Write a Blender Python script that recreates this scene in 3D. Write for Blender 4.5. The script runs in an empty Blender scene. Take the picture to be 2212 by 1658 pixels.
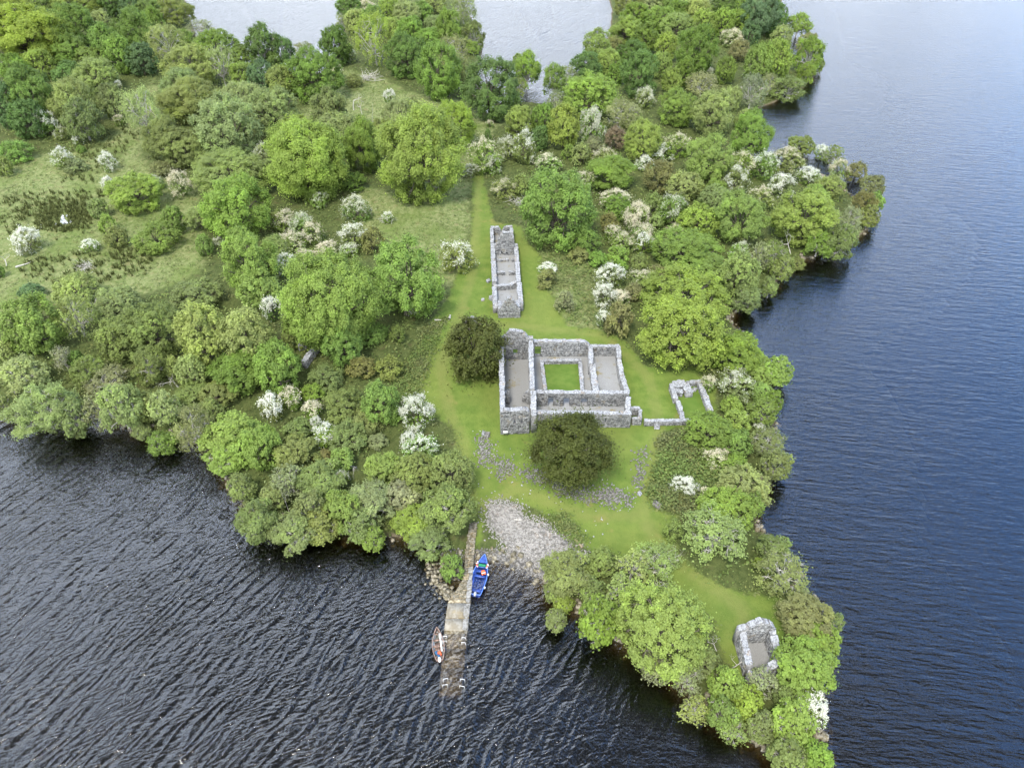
import bpy, math, random
import numpy as np
from mathutils import Vector, Matrix

S = bpy.context.scene
COL = S.collection
R = math.radians

# ------------------------------------------------------------------ camera
CAM_H = 80.0
PITCH = R(40.5)
FPX = 1667.7            # focal length in pixels of a 2212 x 1658 survey grid of the photograph
CU, CV = 1106.0, 829.0
cam_d = bpy.data.cameras.new("camera")
cam_d.sensor_fit = 'HORIZONTAL'
cam_d.sensor_width = 36.0
cam_d.lens = 36.0 * FPX / 2212.0
cam_d.clip_start = 1.0
cam_d.clip_end = 9000.0
cam = bpy.data.objects.new("camera", cam_d)
COL.objects.link(cam)
cam.location = (0, 0, CAM_H)
cam.rotation_euler = (math.pi / 2 - PITCH, 0, 0)
S.camera = cam

# ------------------------------------------------------------------ light
S.view_settings.view_transform = 'Standard'
S.view_settings.look = 'None'
S.view_settings.gamma = 1.0
S.view_settings.use_curve_mapping = False
S.view_settings.exposure = 1.95
SUN_EL, SUN_AZ = R(60), R(-158)          # azimuth from +Y, clockwise seen from above
sun_dir = Vector((math.sin(SUN_AZ) * math.cos(SUN_EL), math.cos(SUN_AZ) * math.cos(SUN_EL), math.sin(SUN_EL)))
sun_l = bpy.data.lights.new("sun", 'SUN')
sun_l.energy = 1.5
sun_l.angle = R(14)
sun_l.color = (1.0, 0.95, 0.87)
sun = bpy.data.objects.new("sun", sun_l)
COL.objects.link(sun)
sun.location = (0, 0, 300)
sun.rotation_euler = (-sun_dir).to_track_quat('-Z', 'Y').to_euler()

W = bpy.data.worlds.new("World")
S.world = W
W.use_nodes = True


class NB:
    """small helper for building node trees"""
    def __init__(self, nt):
        self.nt = nt
        nt.nodes.clear()

    def n(self, t, ins=None, **kw):
        nd = self.nt.nodes.new(t)
        for k, v in kw.items():
            setattr(nd, k, v)
        for k, v in (ins or {}).items():
            if isinstance(v, bpy.types.NodeSocket):
                self.nt.links.new(v, nd.inputs[k])
            else:
                if isinstance(v, tuple) and len(v) == 3 and nd.inputs[k].type == 'RGBA':
                    v = (*v, 1.0)
                nd.inputs[k].default_value = v
        return nd

    def math(self, op, a, b=0.0, c=0.0, clamp=False):
        return self.n('ShaderNodeMath', {0: a, 1: b, 2: c}, operation=op, use_clamp=clamp).outputs[0]

    def vmath(self, op, a, b=(0, 0, 0)):
        nd = self.n('ShaderNodeVectorMath', {0: a, 1: b}, operation=op)
        return nd.outputs['Value'] if op in ('DOT_PRODUCT', 'LENGTH') else nd.outputs[0]

    def mix(self, f, a, b, blend='MIX'):
        nd = self.n('ShaderNodeMix', data_type='RGBA', blend_type=blend, clamp_factor=True)
        for s, v in ((nd.inputs[0], f), (nd.inputs[6], a), (nd.inputs[7], b)):
            if isinstance(v, bpy.types.NodeSocket):
                self.nt.links.new(v, s)
            else:
                s.default_value = v if not isinstance(v, tuple) or len(v) == 4 else (*v, 1)
        return nd.outputs[2]

    def noise(self, vec, scale, detail=4, rough=0.55, out='Fac', **kw):
        nd = self.n('ShaderNodeTexNoise', {'Vector': vec, 'Scale': scale, 'Detail': detail, 'Roughness': rough, **kw})
        return nd.outputs[out]

    def ss(self, x, lo, hi):
        return self.n('ShaderNodeMapRange', {'Value': x, 'From Min': lo, 'From Max': hi, 'To Min': 0.0, 'To Max': 1.0},
                      interpolation_type='SMOOTHSTEP').outputs[0]


b = NB(W.node_tree)
sky = b.n('ShaderNodeTexSky')
sky.sky_type = 'NISHITA'
sky.sun_disc = False
sky.sun_elevation = SUN_EL
sky.sun_rotation = SUN_AZ
sky.air_density = 1.0
sky.dust_density = 1.0
sky.ozone_density = 2.0
geo = b.n('ShaderNodeTexCoord').outputs['Generated']
d = b.vmath('NORMALIZE', geo)
sep = b.n('ShaderNodeSeparateXYZ', {0: d})
z = b.math('MAXIMUM', sep.outputs[2], 0.0)
inv = b.math('DIVIDE', 1.0, b.math('ADD', z, 0.22))
plane = b.n('ShaderNodeVectorMath', {0: d, 'Scale': inv}, operation='SCALE').outputs[0]
cn = b.noise(plane, 1.15, 6, 0.58)
cn2 = b.noise(plane, 2.6, 5, 0.6)
# broken overcast: cloud over most of the sky, one wide blue opening ahead and to the east
gd = Vector((math.sin(R(52)) * math.cos(R(43)), math.cos(R(52)) * math.cos(R(43)), math.sin(R(43))))
gap = b.ss(b.vmath('DOT_PRODUCT', d, tuple(gd)), 0.62, 0.97)
low = b.math('POWER', b.math('SUBTRACT', 1.0, z, clamp=True), 1.5)
high = b.ss(z, 0.70, 0.88)
cov = b.math('ADD', b.math('ADD', b.math('MULTIPLY', cn, 1.5), b.math('ADD', -0.03, b.math('MULTIPLY', high, 0.42))), b.math('SUBTRACT', b.math('MULTIPLY', low, 0.40), b.math('MULTIPLY', b.math('MULTIPLY', gap, b.math('SUBTRACT', 1.0, b.math('MULTIPLY', high, 0.50))), 0.60)))
cloud = b.ss(cov, 0.26, 0.84)
ccol = b.mix(b.ss(cn2, 0.30, 0.70), (4.5, 5.2, 6.3), (12.8, 13.8, 15.2))
lit = b.math('MULTIPLY', b.math('ADD', 0.42, b.math('MULTIPLY', b.ss(z, 0.22, 0.62), 0.58)), b.math('SUBTRACT', 1.0, b.math('MULTIPLY', high, 0.94)))
ccol = b.n('ShaderNodeVectorMath', {0: ccol, 'Scale': lit}, operation='SCALE').outputs[0]
skyc = b.mix(1.0, sky.outputs[0], (1.32, 1.62, 1.95), 'MULTIPLY')
col = b.mix(cloud, skyc, ccol)
bg = b.n('ShaderNodeBackground', {'Color': col, 'Strength': 0.14})
b.n('ShaderNodeOutputWorld', {'Surface': bg.outputs[0]})
S.cycles.max_bounces = 6
S.cycles.transparent_max_bounces = 12

# ------------------------------------------------------------------ survey: photograph grid -> ground
RT = np.array([1.0, 0, 0])
FW = np.array([0, math.cos(PITCH), -math.sin(PITCH)])
UP = np.array([0, math.sin(PITCH), math.cos(PITCH)])


def at(u, v, z=0.0):
    u = np.asarray(u, float)
    v = np.asarray(v, float)
    dr = (u - CU)[..., None] / FPX * RT - (v - CV)[..., None] / FPX * UP + FW
    t = (np.asarray(z, float) - CAM_H) / dr[..., 2]
    return dr[..., 0] * t, dr[..., 1] * t


COAST = [  # (u, v, height of the sight line above the shore)
    (-420, 800, 0), (-200, 850, 0), (0, 900, 0), (60, 905, 0), (180, 900, 0), (330, 938, 0), (440, 962, 0), (478, 1020, 0),
    (515, 1085, 0), (560, 1128, 0), (640, 1132, 0), (740, 1150, 0), (830, 1160, 0), (900, 1165, 0), (945, 1180, 0),
    (955, 1222, 0), (975, 1252, 0), (1000, 1240, 0), (1012, 1196, 0), (1024, 1201, 0), (1060, 1199, 0), (1110, 1207, 0),
    (1150, 1224, 0), (1182, 1250, 0), (1210, 1285, 0), (1250, 1322, 0), (1330, 1378, 0), (1400, 1422, 0), (1460, 1466, 0),
    (1500, 1512, 0), (1560, 1560, 0), (1640, 1605, 0), (1690, 1655, 0), (1740, 1700, 0), (1782, 1660, 0), (1775, 1590, 0),
    (1768, 1500, 0), (1790, 1420, 0), (1795, 1350, 0), (1765, 1295, 0), (1722, 1275, 0), (1722, 1240, 0), (1690, 1195, 0),
    (1640, 1140, 0), (1628, 1095, 0), (1655, 1040, 0), (1672, 990, 0), (1668, 940, 0), (1675, 890, 0), (1668, 845, 0),
    (1640, 790, 0), (1610, 730, 0), (1578, 690, 0), (1600, 655, 0), (1655, 630, 0), (1690, 595, 0), (1730, 562, 0),
    (1820, 540, 0), (1878, 492, 0), (1896, 452, 0), (1895, 430, 3), (1850, 385, 4), (1790, 345, 4), (1720, 325, 4), (1660, 316, 4),
    (1640, 300, 5), (1618, 262, 2), (1625, 240, 0), (1670, 222, 0), (1720, 200, 0), (1757, 170, 0), (1768, 140, 0), (1752, 100, 6),
    (1728, 70, 7), (1700, 40, 8), (1700, -20, 8), (1690, -90, 0), (1560, -190, 0), (1380, -150, 0), (1300, -60, 0), (1322, 10, 2),
    (1318, 55, 3), (1275, 100, 4), (1240, 140, 4), (1212, 180, 4), (1180, 208, 2), (1120, 204, 2), (1060, 190, 8), (1020, 165, 4),
    (1030, 130, 1), (1042, 108, 1), (1046, 70, 2), (1022, 20, 4), (1000, -20, 4), (940, -80, 0), (800, -90, 0), (728, -30, 0),
    (735, 25, 0), (742, 60, 2), (722, 85, 5), (690, 122, 5), (650, 130, 3), (612, 140, 6), (560, 130, 6), (500, 100, 7), (462, 84, 6),
    (425, 60, 5), (412, 30, 7), (398, -10, 7), (380, -80, 0), (150, -180, 0), (-350, -120, 0), (-600, 250, 0)]
_c = np.array(COAST, float)
CX, CY = at(_c[:, 0], _c[:, 1], _c[:, 2])
CPOLY = np.stack([CX, CY], 1)


def sdist(px, py, poly):
    """signed distance to a closed polygon, positive inside"""
    px = np.asarray(px, float).ravel()
    py = np.asarray(py, float).ravel()
    out = np.full(px.shape, 1e9)
    inside = np.zeros(px.shape, bool)
    n = len(poly)
    for i in range(n):
        ax, ay = poly[i]
        bx, by = poly[(i + 1) % n]
        ex, ey = bx - ax, by - ay
        wx, wy = px - ax, py - ay
        t = np.clip((wx * ex + wy * ey) / (ex * ex + ey * ey + 1e-12), 0, 1)
        dx, dy = wx - ex * t, wy - ey * t
        out = np.minimum(out, dx * dx + dy * dy)
        c = ((ay > py) != (by > py)) & (px < (bx - ax) * (py - ay) / (by - ay + 1e-12) + ax)
        inside ^= c
    out = np.sqrt(out)
    return np.where(inside, out, -out)


COVE = np.stack(at(np.array([1110.0]), np.array([1205.0]), 0), 1)[0]


def gz_from_sd(s, x, y):
    k = np.clip((np.hypot(x - COVE[0], y - COVE[1]) - 6.0) / 6.0, 0, 1)      # the cove shelves gently, the wooded banks drop off
    return np.where(s > 0, 0.08 + 1.5 * (1 - np.exp(-np.maximum(s, 0) / 9.0)), np.maximum(-4.0, 0.08 + s * (0.16 + 0.7 * k)))


def gz(x, y):
    return gz_from_sd(sdist(x, y, CPOLY), np.ravel(x), np.ravel(y))


def ground(u, v, h=0.0):
    """where the sight line (u, v) meets a level h above the ground"""
    u = np.atleast_1d(np.asarray(u, float))
    v = np.atleast_1d(np.asarray(v, float))
    zz = np.full(u.shape, 1.5)
    for _ in range(3):
        x, y = at(u, v, zz + h)
        zz = gz(x, y)
    x, y = at(u, v, zz + h)
    return x, y, zz


def poly_uv(pts):
    p = np.array(pts, float)
    x, y, _ = ground(p[:, 0], p[:, 1])
    return np.stack([x, y], 1)


LAWN = poly_uv([(1021, 370), (1042, 370), (1055, 430), (1068, 478), (1125, 488), (1140, 520), (1165, 545), (1175, 600), (1205, 660),
                (1225, 705), (1290, 712), (1350, 735), (1395, 790), (1440, 800), (1500, 792), (1545, 830), (1545, 905), (1490, 915),
                (1430, 935), (1424, 1000), (1400, 1060), (1415, 1095), (1470, 1115), (1440, 1150), (1470, 1200), (1510, 1240), (1600, 1275),
                (1690, 1290), (1700, 1330), (1690, 1400), (1680, 1470), (1600, 1480), (1550, 1400), (1535, 1330), (1450, 1270),
                (1380, 1215), (1300, 1195), (1250, 1180), (1205, 1135), (1160, 1100), (1100, 1080), (1060, 1085), (1040, 1120), (1045, 1180),
                (1020, 1190), (1018, 1120), (1015, 1060), (1000, 1000), (980, 930), (940, 900), (900, 860), (895, 800), (925, 760),
                (925, 700), (965, 650), (985, 600), (1012, 560), (1018, 480)])
BEACH = poly_uv([(1055, 1092), (1080, 1085), (1110, 1090), (1130, 1120), (1165, 1130), (1200, 1150), (1240, 1178), (1255, 1195), (1215, 1240),
                 (1190, 1262), (1150, 1232), (1110, 1212), (1092, 1170), (1062, 1130)])
MEADOW = poly_uv([(-90, 340), (60, 335), (220, 320), (270, 250), (330, 170), (350, 200), (300, 330), (330, 380), (420, 400), (440, 560),
                  (420, 600), (300, 640), (130, 650), (60, 690), (-90, 720)])
CENTRE = poly_uv([(740, 150), (830, 170), (880, 200), (980, 215), (1080, 270), (1050, 300), (1040, 360), (1010, 420), (1018, 470),
                  (1010, 560), (960, 640), (900, 640), (820, 540), (740, 470), (760, 400), (900, 420), (900, 300), (760, 250), (660, 300),
                  (560, 350), (640, 260)])
SLOPE = poly_uv([(1130, 490), (1180, 500), (1290, 580), (1310, 700), (1290, 712), (1225, 705), (1205, 660), (1175, 600), (1165, 545)])
BANK = poly_uv([(1424, 945), (1500, 925), (1560, 1000), (1560, 1090), (1480, 1115), (1415, 1090), (1402, 1060), (1424, 1000)])


# ------------------------------------------------------------------ mesh helpers
def mesh_np(name, verts, faces, mat=None, smooth=False, attrs=None):
    """verts (n,3); faces: int array (m,k) or a list of tuples; attrs {name: (domain, values)}"""
    me = bpy.data.meshes.new(name)
    verts = np.asarray(verts, np.float32)
    if isinstance(faces, np.ndarray):
        m, k = faces.shape
        me.vertices.add(len(verts))
        me.vertices.foreach_set('co', verts.ravel())
        me.loops.add(m * k)
        me.loops.foreach_set('vertex_index', faces.astype(np.int32).ravel())
        me.polygons.add(m)
        me.polygons.foreach_set('loop_start', np.arange(0, m * k, k, dtype=np.int32))
        me.polygons.foreach_set('loop_total', np.full(m, k, dtype=np.int32))
        me.update(calc_edges=True)
        me.validate()
    else:
        me.from_pydata([tuple(map(float, p)) for p in verts], [], faces)
        me.update()
    for an, (dom, val) in (attrs or {}).items():
        a = me.attributes.new(an, 'FLOAT', dom)
        a.data.foreach_set('value', np.asarray(val, np.float32).ravel())
    if smooth:
        me.polygons.foreach_set('use_smooth', np.ones(len(me.polygons), bool))
    if mat:
        me.materials.append(mat)
    return me


def link(name, me, parent=None, loc=None, **props):
    o = bpy.data.objects.new(name, me)
    COL.objects.link(o)
    if parent is not None:
        o.parent = parent
    if loc is not None:
        o.location = loc
    for k, v in props.items():
        o[k] = v
    return o


def thing(name, label, cat, loc=(0, 0, 0), group=None):
    o = link(name, None, None, loc, label=label, category=cat)
    o.empty_display_size = 0.5
    if group:
        o['group'] = group
    return o


BOXF = np.array([(0, 3, 2, 1), (4, 5, 6, 7), (0, 1, 5, 4), (1, 2, 6, 5), (2, 3, 7, 6), (3, 0, 4, 7)])


class Acc:
    """collects quads"""
    def __init__(self):
        self.v, self.f, self.n, self.t = [], [], 0, []

    def add(self, v, f, tone=0.5):
        v = np.asarray(v, float)
        f = np.asarray(f)
        self.v.append(v)
        self.f.append(f + self.n)
        self.n += len(v)
        self.t.append(np.full(len(f), tone))

    def box(self, p8, tone=0.5):
        self.add(p8, BOXF, tone)

    def abox(self, c, s, rz=0.0, jit=0.0, rng=None, tone=0.5):
        h = np.array(s) / 2
        p = np.array([(-1, -1, -1), (1, -1, -1), (1, 1, -1), (-1, 1, -1), (-1, -1, 1), (1, -1, 1), (1, 1, 1), (-1, 1, 1)]) * h
        if jit and rng is not None:
            p = p + rng.normal(0, jit, p.shape) * h
        ca, sa = math.cos(rz), math.sin(rz)
        q = p.copy()
        q[:, 0] = p[:, 0] * ca - p[:, 1] * sa
        q[:, 1] = p[:, 0] * sa + p[:, 1] * ca
        self.box(q + np.array(c), tone)

    def mesh(self, name, mat, smooth=False):
        return mesh_np(name, np.concatenate(self.v), np.concatenate(self.f), mat, smooth, {'tone': ('FACE', np.concatenate(self.t))})


def stone_mesh(name, rng, mat, sub=1, flat=1.0):
    """irregular boulder-like block: jittered cube with chamfered corners (24 verts)"""
    import bmesh
    bm = bmesh.new()
    bmesh.ops.create_cube(bm, size=1.0)
    for v in bm.verts:
        v.co += Vector(rng.normal(0, 0.07, 3))
    bmesh.ops.bevel(bm, geom=bm.edges[:], offset=0.14, segments=1, affect='EDGES')
    for v in bm.verts:
        v.co += Vector(rng.normal(0, 0.025, 3))
    me = bpy.data.meshes.new(name)
    bm.to_mesh(me)
    bm.free()
    me.materials.append(mat)
    return me


def tubes(segs, sides=5):
    """segs: list of (p0, p1, r0, r1)"""
    V, F = [], []
    n = 0
    for p0, p1, r0, r1 in segs:
        p0 = np.asarray(p0, float)
        p1 = np.asarray(p1, float)
        a = p1 - p0
        L = np.linalg.norm(a) + 1e-9
        a = a / L
        ref = np.array([0, 0, 1.0]) if abs(a[2]) < 0.9 else np.array([1.0, 0, 0])
        s = np.cross(a, ref)
        s /= np.linalg.norm(s)
        t = np.cross(a, s)
        for p, r in ((p0, r0), (p1, r1)):
            for k in range(sides):
                an = 2 * math.pi * k / sides
                V.append(p + (s * math.cos(an) + t * math.sin(an)) * r)
        for k in range(sides):
            k2 = (k + 1) % sides
            F.append((n + k, n + k2, n + sides + k2, n + sides + k))
        n += 2 * sides
    return np.array(V), np.array(F)


# ------------------------------------------------------------------ materials
def mat(name):
    m = bpy.data.materials.new(name)
    m.use_nodes = True
    return m, NB(m.node_tree)


def finish(b, surf, vol=None):
    o = b.n('ShaderNodeOutputMaterial', {'Surface': surf})
    if vol is not None:
        b.nt.links.new(vol, o.inputs['Volume'])


def principled(b, color, rough=0.8, spec=0.3, **ins):
    d = {'Base Color': color, 'Roughness': rough, 'Specular IOR Level': spec}
    d.update(ins)
    return b.n('ShaderNodeBsdfPrincipled', d).outputs[0]


def simple(name, color, rough=0.6, spec=0.4, var=0.15, scale=6.0, metallic=0.0):
    m, b = mat(name)
    p = b.n('ShaderNodeTexCoord').outputs['Object']
    nz = b.noise(p, scale, 5, 0.6)
    lo = tuple(c * (1 - var * 2) for c in color)
    hi = tuple(min(1, c * (1 + var * 1.2)) for c in color)
    finish(b, principled(b, b.mix(b.ss(nz, 0.3, 0.7), lo, hi), rough, spec, Metallic=metallic))
    return m


def leaf_material(name, attr, trans=0.46, tip=(1.16, 1.22, 0.95)):
    m, b = mat(name)
    c = b.n('ShaderNodeAttribute', attribute_type='OBJECT', attribute_name=attr).outputs['Color']
    r = b.n('ShaderNodeAttribute', attribute_name='rnd').outputs['Fac']
    pos = b.n('ShaderNodeNewGeometry').outputs['Position']
    patch = b.noise(pos, 0.28, 3, 0.6)
    f = b.math('ADD', 0.72, b.math('MULTIPLY', r, 0.56))
    f = b.math('MULTIPLY', f, b.math('ADD', 0.72, b.math('MULTIPLY', patch, 0.56)))
    c2 = b.mix(b.ss(r, 0.45, 1.0), c, b.mix(1.0, c, tip, 'MULTIPLY'))
    c3 = b.n('ShaderNodeVectorMath', {0: c2, 'Scale': f}, operation='SCALE').outputs[0]
    c3 = b.n('ShaderNodeVectorMath', {0: c3, 'Scale': 1.72}, operation='SCALE').outputs[0]     # half reflected, half let through
    diff = principled(b, c3, 0.55, 0.18)
    tr = b.n('ShaderNodeBsdfTranslucent', {'Color': c3}).outputs[0]
    ms = b.n('ShaderNodeMixShader', {0: trans, 1: diff, 2: tr}).outputs[0]
    finish(b, ms)
    return m


M_LEAF = leaf_material("leaf", "leaf_colour")
M_FLOWER = leaf_material("flower", "flower_colour", 0.2, (1.05, 1.02, 0.95))
M_GROWTH, b = mat("undergrowth_leaf")
r_ = b.n('ShaderNodeAttribute', attribute_name='rnd').outputs['Fac']
pos = b.n('ShaderNodeNewGeometry').outputs['Position']
pn = b.noise(pos, 0.16, 4, 0.6)
cc = b.mix(b.ss(pn, 0.38, 0.62), (0.090, 0.130, 0.030), (0.092, 0.104, 0.038))
cc = b.mix(b.ss(r_, 0.55, 1.0), cc, (0.14, 0.145, 0.045))
cc = b.mix(b.ss(r_, 0.45, 0.0), cc, (0.045, 0.066, 0.018))
finish(b, principled(b, cc, 0.7, 0.15))
M_RUSH = simple("rush", (0.078, 0.090, 0.028), 0.8, 0.1, 0.25, 2.0)


def bark_material(name, base, dark):
    m, b = mat(name)
    p = b.n('ShaderNodeTexCoord').outputs['Object']
    nz = b.noise(b.vmath('MULTIPLY', p, (1, 1, 0.25)), 14.0, 6, 0.65)
    big = b.noise(p, 2.5, 4, 0.6)
    c = b.mix(b.ss(nz, 0.3, 0.7), dark, base)
    c = b.mix(b.math('MULTIPLY', b.ss(big, 0.5, 0.75), 0.5), c, (0.10, 0.11, 0.05))
    bump = b.n('ShaderNodeBump', {'Height': nz, 'Strength': 0.6, 'Distance': 0.05}).outputs[0]
    finish(b, principled(b, c, 0.9, 0.15, Normal=bump))
    return m


M_BARK = bark_material("bark", (0.16, 0.14, 0.11), (0.06, 0.05, 0.04))
M_GREY = bark_material("grey_bark", (0.50, 0.48, 0.43), (0.24, 0.22, 0.19))


def stone_material(name, light, dark, ochre=(0.30, 0.22, 0.09), och=0.5, mott=0.5, mscale=5.0):
    m, b = mat(name)
    p = b.n('ShaderNodeNewGeometry').outputs['Position']
    tone = b.n('ShaderNodeAttribute', attribute_name='tone').outputs['Fac']
    rnd = b.n('ShaderNodeObjectInfo').outputs['Random']
    n1 = b.noise(p, mscale, 6, 0.7)
    n2 = b.noise(p, 0.9, 5, 0.6)
    n3 = b.noise(p, 22.0, 4, 0.7)
    c = b.mix(b.ss(n1, mott - 0.1, mott + 0.12), dark, light)
    c = b.mix(b.math('MULTIPLY', b.ss(n2, 0.56, 0.70), och), c, ochre)
    f = b.math('ADD', 0.76, b.math('ADD', b.math('MULTIPLY', tone, 0.26), b.math('MULTIPLY', rnd, 0.22)))
    f = b.math('MULTIPLY', f, b.math('ADD', 0.8, b.math('MULTIPLY', n3, 0.4)))
    c = b.n('ShaderNodeVectorMath', {0: c, 'Scale': f}, operation='SCALE').outputs[0]
    bump = b.n('ShaderNodeBump', {'Height': n1, 'Strength': 0.5, 'Distance': 0.06}).outputs[0]
    finish(b, principled(b, c, 0.9, 0.2, Normal=bump))
    return m


M_WALL = stone_material("wall_stone", (0.26, 0.26, 0.253), (0.10, 0.10, 0.099), (0.22, 0.17, 0.09), 0.45, 0.47, 2.2)
M_CORE = stone_material("wall_mortar", (0.22, 0.215, 0.21), (0.12, 0.12, 0.118), (0.2, 0.15, 0.07), 0.3, 0.5)
M_CAP = stone_material("lichened_capstone", (0.335, 0.34, 0.348), (0.125, 0.125, 0.128), (0.27, 0.17, 0.06), 0.45, 0.47, 5.0)
M_COBBLE = stone_material("beach_cobble", (0.28, 0.265, 0.243), (0.12, 0.112, 0.10), (0.3, 0.22, 0.15), 0.3, 0.48, 3.0)
M_RUBBLE = stone_material("rubble_stone", (0.20, 0.19, 0.176), (0.075, 0.07, 0.062), (0.2, 0.16, 0.08), 0.3, 0.5, 3.0)
M_JETTY = stone_material("jetty_stone", (0.24, 0.215, 0.165), (0.09, 0.078, 0.048), (0.15, 0.12, 0.05), 0.5, 0.5, 2.2)
M_CONC = stone_material("concrete", (0.25, 0.23, 0.19), (0.16, 0.14, 0.105), (0.21, 0.165, 0.09), 0.6, 0.5, 1.1)

# gravel floors inside the ruins
M_GRAVEL, b = mat("gravel_floor")
p = b.n('ShaderNodeNewGeometry').outputs['Position']
g1 = b.noise(p, 14.0, 4, 0.7)
g2 = b.noise(p, 0.42, 5, 0.6)
g3 = b.noise(p, 0.8, 4, 0.65)
c = b.mix(b.ss(g1, 0.3, 0.7), (0.165, 0.165, 0.16), (0.255, 0.255, 0.25))
c = b.mix(b.math('MULTIPLY', b.ss(g2, 0.56, 0.68), 0.75), c, (0.17, 0.135, 0.035))
c = b.mix(b.math('MULTIPLY', b.ss(g3, 0.60, 0.72), 0.5), c, (0.10, 0.10, 0.06))
finish(b, principled(b, c, 0.9, 0.15))

# ground
M_GROUND, b = mat("island_ground")
p = b.n('ShaderNodeNewGeometry').outputs['Position']


def attr(n):
    return b.n('ShaderNodeAttribute', attribute_name=n).outputs['Fac']


e1 = b.math('SUBTRACT', b.noise(p, 0.35, 5, 0.65), 0.5)
e2 = b.math('SUBTRACT', b.noise(p, 1.6, 4, 0.6), 0.5)
fine = b.noise(p, 5.0, 5, 0.7)
med = b.noise(p, 0.55, 5, 0.6)
big = b.noise(p, 0.07, 4, 0.55)
tex = b.noise(b.vmath('MULTIPLY', p, (1.0, 0.7, 1)), 1.5, 8, 0.75)
# rough grass: olive green and straw
rough = b.mix(b.ss(tex, 0.34, 0.66), (0.082, 0.112, 0.030), (0.176, 0.190, 0.080))
rough = b.mix(b.math('MULTIPLY', b.ss(med, 0.52, 0.72), 0.55), rough, (0.155, 0.128, 0.062))
rough = b.mix(b.math('MULTIPLY', b.ss(big, 0.50, 0.66), 0.5), rough, (0.075, 0.110, 0.020))
# scrub floor under trees
scrub = b.mix(b.ss(tex, 0.3, 0.7), (0.036, 0.050, 0.014), (0.080, 0.095, 0.030))
scrub = b.mix(b.math('MULTIPLY', b.ss(med, 0.55, 0.75), 0.5), scrub, (0.07, 0.05, 0.028))
edge = b.math('ADD', b.math('MULTIPLY', e1, 7.0), b.math('MULTIPLY', e2, 1.6))
open_m = b.ss(b.math('ADD', attr('open'), edge), -1.2, 1.2)
c = b.mix(open_m, scrub, rough)
# mown lawn
lawn = b.mix(b.ss(med, 0.30, 0.70), (0.074, 0.116, 0.020), (0.112, 0.150, 0.030))
lawn = b.mix(b.math('MULTIPLY', b.ss(big, 0.42, 0.66), 0.55), lawn, (0.124, 0.144, 0.034))
lawn = b.mix(b.math('MULTIPLY', b.ss(b.noise(p, 0.22, 4, 0.6), 0.60, 0.72), 0.55), lawn, (0.175, 0.150, 0.05))
lawn = b.mix(b.math('MULTIPLY', b.ss(tex, 0.50, 0.72), 0.45), lawn, (0.055, 0.092, 0.014))
trk = b.math('ADD', attr('track'), b.math('ADD', b.math('MULTIPLY', e1, 2.0), b.math('MULTIPLY', e2, 1.2)))
lawn = b.mix(b.math('MULTIPLY', b.ss(trk, 1.5, 0.2), 0.55), lawn, (0.142, 0.152, 0.044))
edge2 = b.math('ADD', b.math('MULTIPLY', e1, 2.2), b.math('MULTIPLY', e2, 1.2))
c = b.mix(b.ss(b.math('ADD', attr('lawn'), edge2), -0.35, 0.45), c, lawn)
# bare stony shore near the waterline and the cobble beach
stone = b.mix(b.ss(b.noise(p, 3.2, 5, 0.75), 0.36, 0.62), (0.10, 0.092, 0.085), (0.22, 0.212, 0.205))
c = b.mix(b.ss(b.math('ADD', attr('beach'), b.math('MULTIPLY', edge2, 0.9)), -0.3, 0.5), c, stone)
wet = b.ss(attr('shore'), 1.6, 0.2)
mud = b.mix(b.ss(fine, 0.3, 0.7), (0.055, 0.045, 0.028), (0.15, 0.125, 0.085))
c = b.mix(b.ss(b.math('ADD', attr('shore'), b.math('MULTIPLY', e2, 1.5)), 0.9, 0.1), c, mud)
bump = b.n('ShaderNodeBump', {'Height': b.math('ADD', tex, b.math('MULTIPLY', fine, 0.4)), 'Strength': 0.5, 'Distance': 0.35}).outputs[0]
finish(b, principled(b, c, 0.9, 0.1, Normal=bump))

# lake water: clear peat-brown body, rippled mirror on top
M_WATER, b = mat("lake_water")
p = b.n('ShaderNodeNewGeometry').outputs['Position']
sx = b.n('ShaderNodeSeparateXYZ', {0: p})


def ridge(n):
    return b.math('SUBTRACT', 1.0, b.math('ABSOLUTE', b.math('SUBTRACT', b.math('MULTIPLY', n, 2.0), 1.0)))


def waves(ang, along, across, scale, detail=3, rough=0.55, warp=0.0):
    """height made of crests running along the direction ang (degrees from +X)"""
    rot = b.n('ShaderNodeVectorRotate', {'Vector': p, 'Angle': R(-ang)}, rotation_type='Z_AXIS').outputs[0]
    if warp:
        wv = b.noise(p, 0.05, 3, 0.5, 'Color')
        wv = b.vmath('SUBTRACT', wv, (0.5, 0.5, 0.5))
        rot = b.vmath('ADD', rot, b.vmath('MULTIPLY', wv, (warp, warp, 0)))
    return b.noise(b.vmath('MULTIPLY', rot, (along, across, 1)), scale, detail, rough)


gust = b.noise(p, 0.035, 4, 0.6)
east = b.ss(b.math('SUBTRACT', sx.outputs[0], b.math('MULTIPLY', sx.outputs[1], 0.12)), -6.0, 22.0)
hw = b.math('MULTIPLY', ridge(waves(63, 0.24, 1.0, 0.70, 1, 0.5, 6.0)), 0.26)
hw = b.math('ADD', hw, b.math('MULTIPLY', ridge(waves(24, 0.34, 1.0, 1.7, 1, 0.5, 4.0)), 0.10))
hw = b.math('ADD', hw, b.math('MULTIPLY', waves(128, 0.45, 1.0, 3.0, 3, 0.65, 3.0), 0.10))
he = b.math('MULTIPLY', waves(-9, 0.22, 1.0, 1.0, 3, 0.55), 0.15)
he = b.math('ADD', he, b.math('MULTIPLY', waves(-3, 0.28, 1.0, 2.4, 3, 0.6), 0.085))
near = b.ss(sx.outputs[1], 320.0, 60.0)
hw = b.math('MULTIPLY', hw, b.math('ADD', 0.55, b.math('MULTIPLY', gust, 1.0)))
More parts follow.
